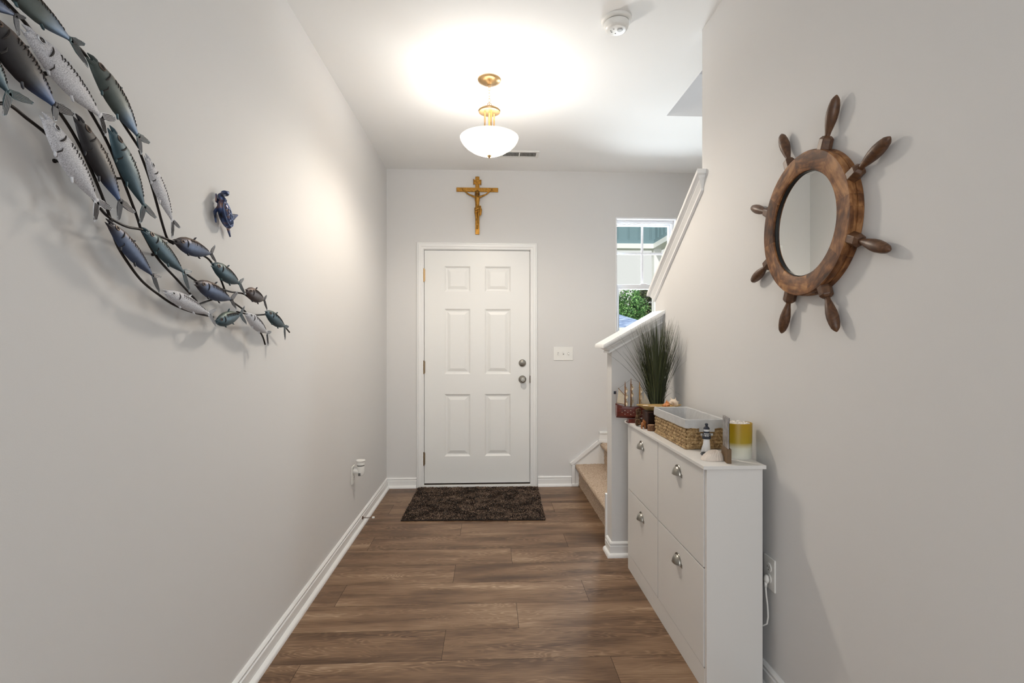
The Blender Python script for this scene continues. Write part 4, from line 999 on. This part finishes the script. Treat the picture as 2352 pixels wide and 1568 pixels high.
def strand(p, q, nrm, hgt, bulge, z):
    """lens shaped woven strand"""
    p = Vector(p); q = Vector(q); nrm = Vector(nrm); K = 6; R = []
    tl2 = rnd.uniform(-.12, .12) * hgt
    for i in range(K + 1):
        s = i / K; c = p.lerp(q, s) + Vector((0, 0, tl2 * (s - .5) * 2)); e = math.sin(PI * s) ** .6; hh = hgt * (.28 + .26 * e); b = bulge * (.25 + .75 * e)
        R.append([c + Vector((0, 0, -hh)), c + nrm * b * .8 + Vector((0, 0, -hh * .55)), c + nrm * b + Vector((0, 0, hh * .1)), c + nrm * b * .7 + Vector((0, 0, hh * .6)), c + Vector((0, 0, hh))])
    m.loft(R, 0)
for r_ in range(rows):
    z = BZ0 + .006 + rh * (r_ + .5); k = fl_(z)
    for side in range(4):
        L_ = 2 * (hx if side % 2 == 0 else hy) * k; cw = .027; n_c = int(L_ / cw); cw = L_ / n_c
        for c_ in range(-1, n_c):
            a = -L_ / 2 + (c_ + (.5 if r_ % 2 else 0)) * cw; b = a + cw * 1.12
            a = max(a, -L_ / 2); b = min(b, L_ / 2)
            if b - a < .006: continue
            if side == 0: P1, P2, nn = (cxb + a, cyb - hy * k, z), (cxb + b, cyb - hy * k, z), (0, -1, 0)
            elif side == 2: P1, P2, nn = (cxb + a, cyb + hy * k, z), (cxb + b, cyb + hy * k, z), (0, 1, 0)
            elif side == 1: P1, P2, nn = (cxb + hx * k, cyb + a, z), (cxb + hx * k, cyb + b, z), (1, 0, 0)
            else: P1, P2, nn = (cxb - hx * k, cyb + a, z), (cxb - hx * k, cyb + b, z), (-1, 0, 0)
            strand(P1, P2, nn, rh * 1.1, .0065, z)
for z in (BZ0 + .005,):
    pts = []
    for (xa, ya), (xb, yb) in zip([(-1, -1), (1, -1), (1, 1), (-1, 1)], [(1, -1), (1, 1), (-1, 1), (-1, -1)]):
        for i in range(14): s = i / 14; pts.append((cxb + (xa + (xb - xa) * s) * (hx + .003), cyb + (ya + (yb - ya) * s) * (hy + .003), z))
    m.ring(pts, .0045, 6, 0)
m.build('woven_body', [wv, mat('weave_core', (92, 64, 36), .9)], t, off=o, smooth=50, fix=True)
cl_ = mat('grey_cotton_liner', (190, 190, 190), .9, bump=.5, bscale=90, vary=.06, vscale=40)
def rectpts(h1, h2, z, jit=0, n=14, r=.012):
    out = []
    for (xa, ya), (xb, yb) in zip([(-1, -1), (1, -1), (1, 1), (-1, 1)], [(1, -1), (1, 1), (-1, 1), (-1, -1)]):
        for i in range(n):
            s = i / n; sx, sy = xa + (xb - xa) * s, ya + (yb - ya) * s
            # round the corner slightly
            f = 1 - .03 * (abs(sx) > .93) * (abs(sy) > .93)
            out.append(Vector((cxb + sx * h1 * f + rnd.uniform(-jit, jit), cyb + sy * h2 * f + rnd.uniform(-jit, jit), z + rnd.uniform(-jit, jit) * 1.5)))
    return out
m = MB(); top = BZ1 + .001; k1 = 1.045
m.loft([rectpts(hx * k1 + .0065, hy * k1 + .006, top - .036, .0009), rectpts(hx * k1 + .006, hy * k1 + .006, top - .018, .0009), rectpts(hx * k1 + .005, hy * k1 + .005, top - .002, .0006), rectpts(hx * k1 + .002, hy * k1 + .001, top, .0004),
        rectpts(hx * k1 - .004, hy * k1 - .005, top - .003, .0008), rectpts(hx - .010, hy - .010, top - .04, .0020), rectpts(hx - .012, hy - .012, BZ0 + .02, .0015), rectpts(hx - .014, hy - .014, BZ0 + .012, .0005)], 0, cap=False)
m.add(rectpts(hx - .013, hy - .013, BZ0 + .0125), [tuple(range(56))])
m.build('liner', cl_, t, off=o, smooth=28, fix=False)
m = MB().box(cxb - .028, cxb + .036, BY0 - .011, BY0 - .007, BZ1 - .050, BZ1 - .034).box(cxb - .022, cxb + .030, BY0 - .0095, BY0 - .006, BZ1 - .066, BZ1 - .056)
m.build('handle_opening_flap', cl_, t, off=o, bevel=.002)

# lighthouse
LH = Vector((.846, 1.985, CZ))
t = thing('lighthouse_figurine', 'small white and navy lighthouse figurine in front of the basket', 'figurine', LH); o = LH
white = mat('chalky_white', (228, 228, 228), .7); navy = mat('navy_paint', (42, 46, 58), .6)
MB().lathe([(.0, 0), (.016, 0), (.0155, .004), (.0135, .030), (.0118, .056), (.0112, .062), (0, .062)], LH, 'z', 28).build('tower', white, t, off=o, smooth=40)
m = MB().lathe([(0, .062), (.0155, .062), (.0165, .065), (.0165, .070), (.013, .072), (0, .072)], LH, 'z', 28)
for k in range(10): a = k * PI / 5; m.tube([(LH.x + .0145 * math.cos(a), LH.y + .0145 * math.sin(a), CZ + .070), (LH.x + .0145 * math.cos(a), LH.y + .0145 * math.sin(a), CZ + .081)], .0010, 5)
m.ring([(LH.x + .0145 * math.cos(a), LH.y + .0145 * math.sin(a), CZ + .080) for a in [i * PI / 10 for i in range(20)]], .0012)
m.build('gallery', navy, t, off=o, smooth=40)
MB().lathe([(0, .072), (.0095, .072), (.0095, .100), (0, .100)], LH, 'z', 24).build('lantern_room', white, t, off=o, smooth=40)
MB().lathe([(.0095, .084), (.0112, .084), (.0112, .091), (.0095, .091)], LH, 'z', 24).build('stripe', navy, t, off=o)
MB().lathe([(0, .099), (.0118, .099), (.0118, .102), (.010, .106), (.005, .111), (.004, .113), (.0062, .116), (.0055, .121), (0, .123)], LH, 'z', 24).build('domed_roof', navy, t, off=o, smooth=40)
bt = Vector((LH.x - .017, LH.y - .012, CZ))
b = MB().prism([bt + Vector((-.010, -.002, .004)), bt + Vector((.008, -.002, .004)), bt + Vector((.006, -.002, .014)), bt + Vector((-.004, -.002, .014))], (0, .010, 0))
b.ball(bt + Vector((0, 0, .004)), (.011, .007, .004), 10); hb = b.build('sailboat', mat('slate_grey_paint', (92, 96, 100), .7), t, off=o)
MB().prism([bt + Vector((-.010, 0, .014)), bt + Vector((-.001, 0, .014)), bt + Vector((.001, 0, .050)), bt + Vector((-.006, 0, .030))], (0, .002, 0)).prism([bt + Vector((.001, -.001, .014)), bt + Vector((.009, -.001, .014)), bt + Vector((.002, -.001, .034))], (0, .002, 0)).tube([bt + Vector((.001, .001, .012)), bt + Vector((.002, .001, .056))], .0010, 6).build('sail', white, hb, off=o)

# clam shell
SC = Vector((.831, 1.897, CZ))
m = MB(); K, J = 130, 18; vs = []
for j in range(J + 1):
    s = j / J
    for k in range(K):
        a = 2 * PI * k / K; rib = 1 + .018 * math.sin(a * 22) * (math.sin(a) < .5) * s
        # domed scallop with its hinge shifted to the right
        x_ = math.cos(a) * .044 * s * rib + .016 * (1 - s); y_ = math.sin(a) * .031 * s * rib + .004 * (1 - s)
        z_ = .036 * (1 - s ** 2.2) ** .7 + (.0016 * math.sin(a * 26) * s * (1 - s) * 3 if math.cos(a) < .55 else 0) + .0007 * math.sin(s * 40)
        vs.append(SC + Vector((x_, y_, max(.0006, z_))))
m.add(vs, [(j * K + k, j * K + (k + 1) % K, (j + 1) * K + (k + 1) % K, (j + 1) * K + k) for j in range(J) for k in range(K)])
m.add(vs[-K:], [tuple(range(K))])
single(m, 'seashell', mat('chalk_shell', (224, 212, 200), .75, bump=.4, bscale=120), 'chalky white ribbed clam shell in front of the lighthouse figurine', 'seashell', SC, smooth=50)

# photo block
A, B_ = Vector((.864, 1.832, CZ)), Vector((.881, 1.915, CZ))
d = (B_ - A).normalized(); s_ = Vector((d.y, -d.x, 0))
t = thing('photo_stand', 'photo panel in a wooden block seen edge-on beside the yellow canister', 'photo frame', (A + B_) / 2); o = t.location
m = MB().prism([A - s_ * .008, A + s_ * .008, B_ + s_ * .008, B_ - s_ * .008], (0, 0, .052)); m.build('wooden_block', M['blockwood'], t, off=o, bevel=.0008)
ac = mat('grey_print', (150, 146, 144), .15, vary=.4, vscale=35)
A2, B2 = A + d * .004, B_ - d * .004
m = MB().prism([A2 - s_ * .0035, A2 - s_ * .0005, B2 - s_ * .0005, B2 - s_ * .0035], (0, 0, .112)); 
for p in m.v: p.z += .052
m.build('photo_panel', ac, t, off=o)
m = MB().prism([A2 - s_ * .0005, A2 + s_ * .002, B2 + s_ * .002, B2 - s_ * .0005], (0, 0, .112))
for p in m.v: p.z += .052
m.build('backing', mat('dark_brown_edge', (48, 32, 26), .5), t, off=o)

# canister, yellow fading to white
cn = bpy.data.materials.new('ombre_yellow_glaze'); cn.use_nodes = True; nt = cn.node_tree; p = nt.nodes['Principled BSDF']
tc = nt.nodes.new('ShaderNodeTexCoord'); sp = nt.nodes.new('ShaderNodeSeparateXYZ'); nt.links.new(tc.outputs['Generated'], sp.inputs[0])
nt.links.new(ramp(nt, sp.outputs[2], [(0.0, lin((226, 225, 214))), (.30, lin((218, 216, 196))), (.46, lin((172, 146, 36))), (1.0, lin((172, 136, 20)))]), p.inputs['Base Color']); p.inputs['Roughness'].default_value = .3
CC = Vector((.947, 1.935, CZ))
t = thing('canister', 'oval canister, mustard yellow fading to white, on the near end of the cabinet', 'canister', CC); o = CC
MB().lathe([(0, 0), (.048, 0), (.0495, .003), (.0505, .06), (.0515, .120), (.0515, .132), (.0500, .1325), (.0485, .128), (.0485, .120), (0, .120)], CC, 'z', 44, sy=.86).build('pot', cn, t, off=o, smooth=35)
m = MB(); rr = random.Random(9); K = 30
vs = []
for j in range(7):
    for k in range(K):
        a = 2 * PI * k / K; q = .047 * (1 - j / 6.5)
        vs.append(CC + Vector((q * math.cos(a), q * .86 * math.sin(a), .126 + .007 * (j > 0) + rr.uniform(-.003, .004) * (j > 0))))
m.add(vs, [(j * K + k, j * K + (k + 1) % K, (j + 1) * K + (k + 1) % K, (j + 1) * K + k) for j in range(6) for k in range(K)]); m.add(vs[-K:], [tuple(range(K))])
m.build('wrapped_contents', mat('crumpled_wrap', (220, 214, 206), .35, vary=.15, vscale=70), t, off=o, smooth=False)

# model sailing ship
SH = Vector((.780, 2.800, CZ))
t = thing('model_ship', 'model sailing ship with red hull and cream sails at the far end of the cabinet', 'model ship', SH, rz=0); o = SH
def hull(x): # x from -1 (stern) to 1 (bow)
    return .021 * (1 - max(0, x) ** 2.2) * (1 if x > -.9 else .9)
m = MB(); R = []
for i in range(17):
    x = -1 + i / 8.; hw_ = max(.001, hull(x)); top = .084 + .020 * max(0, -x - .35) * 1.2 + .014 * max(0, x) ** 2; kl = .022 + .016 * max(0, x) ** 2 + .006 * max(0, -x - .7)
    X_ = SH.x + x * .083; Y_ = SH.y - x * .022
    R.append([Vector((X_, Y_ + q * hw_, SH.z + z_)) for q, z_ in ((-1, top), (-1.05, (top + kl) * .55), (-.80, kl + .012), (0, kl), (.80, kl + .012), (1.05, (top + kl) * .55), (1, top), (.9, top), (.85, top - .008), (-.85, top - .008), (-.9, top))])
m.loft(R)
for zz, w_ in ((.058, .0014), (.072, .0016)): m.tube([(SH.x + x * .083, SH.y - x * .022 - hull(x) * 1.05, SH.z + zz + .014 * max(0, x) ** 2) for x in [-1 + i / 8 for i in range(15)]], w_, 6)
m.box(SH.x - .080, SH.x - .050, SH.y - .006, SH.y + .036, SH.z + .080, SH.z + .088)
m.build('hull', M['mahogany'], t, off=o, smooth=35)
m = MB()
for i in range(8):
    x = -.70 + i * .18; hw_ = hull(x); X_ = SH.x + x * .083; Y_ = SH.y - x * .022 - hw_ * 1.05
    for z_ in ((.066, .046) if i % 2 else (.056,)): m.tube([(X_, Y_ + .001, SH.z + z_), (X_, Y_ - .0022, SH.z + z_)], .0020, 8)
m.build('portholes', mat('pearl_dot', (230, 214, 190), .4), t, off=o)
m = MB()
m.box(SH.x - .026, SH.x + .050, SH.y - .026, SH.y + .012, SH.z + .0004, SH.z + .020)
m.box(SH.x - .032, SH.x + .056, SH.y - .030, SH.y + .016, SH.z + .0004, SH.z + .006)
m.build('display_stand', M['mahogany'], t, off=o, bevel=.001)
def at_(x, z): return Vector((SH.x + x * .083, SH.y - x * .022, SH.z + z))
gm_ = mat('lit_mast_wood', (176, 128, 62), .45)  # golden light on the foremast, put into a paler mast colour
for x, h, mt in ((-.44, .222, M['mast']), (-.08, .240, M['mast']), (.46, .222, gm_)):
    k = MB().tube([at_(x, .07), at_(x, h * .6), at_(x, h * .9), at_(x, h)], [.0038, .0032, .0026, .0012], 8)
    for z_ in (.56, .72, .86): k.tube([at_(x, h * z_) + Vector((.002, -.024, 0)), at_(x, h * z_) + Vector((.002, .024, 0))], .0014, 6)
    ms = k.build('mast', mt, t, off=o, smooth=True)
    for za, zb in ((.40, .55), (.57, .71), (.73, .85)):
        q = MB(); R = []
        for i in range(9):
            s_ = i / 8; z_ = h * (za + (zb - za) * s_); bl_ = math.sin(PI * s_) * .012 + .003
            R.append([at_(x, z_) + Vector((bl_ * (1 - (y_ / .024) ** 2 * .5), y_, 0)) for y_ in (-.023, -.012, 0, .012, .023)])
        q.add([p_ for r_ in R for p_ in r_], [(i * 5 + j, i * 5 + j + 1, (i + 1) * 5 + j + 1, (i + 1) * 5 + j) for i in range(8) for j in range(4)])
        so = q.build('square_sail', M['sail'], ms, off=o, smooth=True); sm_ = so.modifiers.new('s', 'SOLIDIFY'); sm_.thickness = .0012
# spanker and jibs
q = MB().prism([at_(-.50, .098), at_(-.95, .104), at_(-.84, .178), at_(-.52, .150)], (0, .0014, 0)); q.build('spanker_sail', M['sail'], t, off=o)
MB().tube([at_(-.46, .146), at_(-.88, .186)], .0018, 6).build('gaff', M['mast'], t, off=o)
MB().tube([at_(-.45, .097), at_(-1.0, .104)], .0018, 6).build('boom', M['mast'], t, off=o)
fx = at_(-1.0, .16)
MB().tube([at_(-.97, .084), at_(-1.0, .172)], .0009, 6).build('flag_staff', M['mast'], t, off=o)
MB().box(fx.x - .014, fx.x, fx.y, fx.y + .001, SH.z + .152, SH.z + .168).build('flag', navy, t, off=o)
for x0, x1, zt_ in ((.56, .92, .158), (.80, 1.22, .162)):
    MB().prism([at_(x0 - .02, .094), at_(x1, .090), at_(x0 - .06, zt_), at_(x0 - .09, zt_)], (0, .001, 0)).build('jib_sail', M['sail'], t, off=o)
MB().tube([at_(.85, .088), at_(1.24, .096)], .0018, 6).build('bowsprit', M['mast'], t, off=o)
k = MB()
for a_, b_ in (((-.44, .21), (-.9, .18)), ((-.08, .235), (-.44, .21)), ((.46, .22), (-.08, .235)), ((.46, .22), (1.22, .096)), ((-.08, .225), (-.3, .085)), ((-.08, .225), (.15, .085)), ((.46, .2), (.3, .085)), ((.46, .2), (.6, .085))): k.tube([at_(*a_), at_(*b_)], .0005, 4)
k.build('rigging', M['mark'], t, off=o)

# wooden box carrying the shell dish
BX = Vector((.860, 2.600, CZ))
single(MB().box(.790, .925, 2.565, 2.650, CZ, CZ + .014).box(.790, .797, 2.565, 2.650, CZ + .014, CZ + .082).box(.918, .925, 2.565, 2.650, CZ + .014, CZ + .082).box(.797, .918, 2.644, 2.650, CZ + .014, CZ + .082).box(.790, .925, 2.565, 2.650, CZ + .082, CZ + .088),
       'wooden_stand', M['darkwood'], 'small dark open wooden stand under the shell dish', 'stand', BX, bevel=.001)
DB = Vector((.862, 2.602, CZ + .088))
m = MB(); K = 40
m.loft([[DB + Vector((rx * math.cos(a), ry * math.sin(a), z_ + .004 * math.cos(a) ** 2 * (z_ > .015))) for a in [2 * PI * k / K for k in range(K)]] for rx, ry, z_ in ((.040, .018, 0), (.070, .030, .006), (.098, .046, .019), (.113, .056, .026), (.115, .058, .028), (.111, .055, .0285), (.098, .044, .022), (.060, .024, .010), (.010, .006, .009))])
single(m, 'wooden_dish', mat('pale_wood_dish', (176, 146, 92), .55, vary=.2, vscale=50), 'pale oval wooden dish holding seashells behind the basket', 'dish', DB, smooth=50)
# shells in the dish
def conch(c, s, name, mt, label, ang):
    c = Vector(c); m = MB(); pts = []; rs = []
    for i in range(30):
        a = i * .55; q = i / 29; r_ = s * .34 * (1 - q) ** 1.2
        pts.append(Vector((s * (.95 * q - .35), r_ * math.cos(a), r_ * math.sin(a)))); rs.append(s * (.36 * (1 - q) ** 1.1 + .02))
    R_ = Matrix.Rotation(ang, 3, 'Z'); pts = [c + R_ @ p_ for p_ in pts]
    m.tube(pts, rs, 10)
    for k in range(7):
        a = k * .9; b_ = c + R_ @ Vector((s * (-.30 + .09 * k), s * .42 * math.cos(a) * (1 - k / 9), s * .42 * math.sin(a) * (1 - k / 9))); e_ = c + R_ @ Vector((s * (-.34 + .09 * k), s * 1.12 * math.cos(a) * (1 - k / 9), s * 1.12 * math.sin(a) * (1 - k / 9)))
        m.tube([b_, e_], [s * .20, s * .02], 7)
    zmin = min(p_.z for p_ in m.v)
    for p_ in m.v: p_.z += c.z - zmin
    return single(m, name, mt, label, 'seashell', c, group=None, smooth=60)
cream = mat('cream_shell', (232, 214, 192), .5, vary=.12, vscale=60); orange = mat('orange_shell', (214, 142, 88), .45, vary=.25, vscale=60)
conch((.946, 2.600, DB.z + .018), .038, 'conch_shell', cream, 'spiky cream conch shell at the wall end of the wooden dish', .5)
conch((.892, 2.590, DB.z + .012), .034, 'orange_seashell', orange, 'orange seashell in the middle of the wooden dish', 2.6)
for i, (x, y, a, lb) in enumerate(((.790, 2.590, .2, 'flat white shell at the outer end of the wooden dish'), (.818, 2.584, 1.0, 'white shell between the outer shell and the orange one'), (.842, 2.612, 2.0, 'pale shell lying behind the orange seashell'))):
    m = MB(); c = Vector((x, y, DB.z + (.0245, .020, .016)[i])); m.ball(c + Vector((0, 0, .004)), (.017, .009, .004), 14, 0, Matrix.Rotation(a, 3, 'Z'))
    single(m, 'white_seashell', cream, lb, 'seashell', c, smooth=True)
# rope coils, carved figurine, log
t = thing('driftwood_knot', 'knotted brown driftwood ornament at the cabinet front edge behind the basket', 'ornament', (.775, 2.665, CZ)); o = t.location
dw = wood('driftwood', (40, 26, 16), (88, 62, 36), (140, 106, 64), 70, (1, 1, 1), .7)
m = MB()
for cz_, rr_, yy_, tw in ((.022, .0165, 2.668, .5), (.024, .012, 2.660, 2.), (.050, .012, 2.672, 1.1), (.066, .010, 2.668, 2.4), (.080, .010, 2.668, .2)):
    m.ring([(.776 + rr_ * math.cos(a) * math.cos(tw) * 1.1, yy_ + rr_ * .7 * math.cos(a) * math.sin(tw) + .003 * math.sin(3 * a), CZ + cz_ + rr_ * math.sin(a) * (1 + .15 * math.sin(2 * a + tw))) for a in [i * PI / 10 for i in range(20)]], .0048, 8)
m.tube([(.768, 2.672, CZ + .006), (.764, 2.674, CZ + .04), (.772, 2.674, CZ + .07), (.783, 2.674, CZ + .088)], [.005, .0045, .004, .003], 8)
m.build('knot', dw, t, off=o, smooth=True)
t = thing('carved_figurine', 'tiny golden brown carved figurine beside the woven basket', 'figurine', (.7785, 2.590, CZ)); o = t.location
fg = mat('amber_carving', (166, 104, 52), .4, bump=.5, bscale=300, vary=.3, vscale=90)
m = MB(); c = o
m.ball(c + Vector((0, 0, .024)), (.013, .010, .011), 12).ball(c + Vector((.002, -.004, .038)), (.008, .007, .007), 10).tube([c + Vector((.006, -.006, .036)), c + Vector((.013, -.008, .030))], [.004, .002], 8)
for dx, dy in ((-.008, -.005), (-.008, .005), (.008, -.005), (.008, .005)): m.tube([c + Vector((dx, dy, .020)), c + Vector((dx, dy, .0006))], [.0042, .0032], 8)
for s in (-1, 1): m.tube([c + Vector((.001, s * .004 - .004, .043)), c + Vector((-.002, s * .007 - .004, .049))], [.0025, .0008], 6)
remesh(m, 'carving', fg, t, o, .0013, 2)
t = thing('log_slice', 'short bark covered log piece next to the carved figurine', 'log', (.800, 2.530, CZ)); o = t.location
MB().lathe([(0, .0), (.018, .0), (.019, .004), (.0175, .016), (.0188, .026), (.017, .029), (0, .029)], o, 'z', 22).build('bark', wood('log_bark', (70, 46, 30), (118, 82, 56), (150, 112, 80), 90, (1, 1, .3), .9), t, off=o, smooth=50)
MB().lathe([(0, .0291), (.0155, .0291), (.015, .0300), (0, .0300)], o, 'z', 22).build('cut_face', mat('cut_wood', (176, 138, 106), .7), t, off=o)

# potted grass
GP = Vector((.905, 2.772, CZ))
t = thing('potted_grass', 'tall artificial onion grass in a dark pot at the far end of the cabinet', 'plant', GP); o = GP
MB().lathe([(0, 0), (.034, 0), (.036, .004), (.046, .086), (.049, .092), (.049, .100), (.045, .100), (.043, .090), (0, .090)], GP, 'z', 32).build('pot', mat('dark_pot', (44, 36, 34), .5), t, off=o, smooth=35)
gm = leaf_mat('grass_blades', (28, 34, 20), (54, 62, 36), (92, 98, 60)); gm.node_tree.nodes['Principled BSDF'].inputs['Roughness'].default_value = .5
m = MB(); rnd = random.Random(21)
XMAX = XR - .004
def blade(a, spread, h, droop, w_, base_r):
    bx_, by_ = GP.x + base_r * math.cos(a), GP.y + base_r * math.sin(a)
    n_ = 9; pl, pr = [], []
    for i in range(n_ + 1):
        s = i / n_; rr_ = spread * (s ** 1.5) ; z_ = .086 + h * s - droop * s ** 3.2
        x = bx_ + math.cos(a) * rr_; y = by_ + math.sin(a) * rr_
        x = min(x, XMAX - (1 - s) * .001 - .003 * s); y = min(y, PYF - .004 if GP.z + z_ < PZ(x) + .01 and True else y)
        if x > XR - .002: x = XR - .004
        y = min(y, PYF - .075) if GP.z + z_ > PZ(x) - .12 else min(y, PYF - .006)
        if GP.z + z_ < .815: z_ = -.004
        ww = w_ * (1 - s) ** .55 * (1 if s > .05 else .7) + .0002
        sx, sy = -math.sin(a + .3), math.cos(a + .3)
        if abs(sx) < .5: sx, sy = .8, .6
        pl.append((x - sx * ww, y - sy * ww, GP.z + z_)); pr.append((min(x + sx * ww, XMAX), y + sy * ww, GP.z + z_))
    vs = pl + pr; k = n_ + 1
    m.add(vs, [(i, i + 1, k + i + 1, k + i) for i in range(n_)])
for i in range(560):
    a = rnd.uniform(0, 2 * PI); q = rnd.random() ** .8
    blade(a, .012 + .105 * q, rnd.uniform(.27, .49), rnd.uniform(0, .03), rnd.uniform(.0010, .0019), rnd.uniform(.004, .036))
for i in range(26):
    a = rnd.choice((rnd.uniform(PI * .75, PI * 1.25), rnd.uniform(0, 2 * PI)))
    blade(a, rnd.uniform(.14, .24), rnd.uniform(.30, .42), rnd.uniform(0, .04), .0011, .03)
for a in (-.3, -.5, -.7, -1.0, 3.4, 3.7, -2.4, -.1, .2): blade(a, rnd.uniform(.052, .066) if abs(a) < .6 else rnd.uniform(.09, .13), rnd.uniform(.16, .20), .09, .0030, .026)
m.build('foliage', gm, t, off=o, weld=False, fix=False)
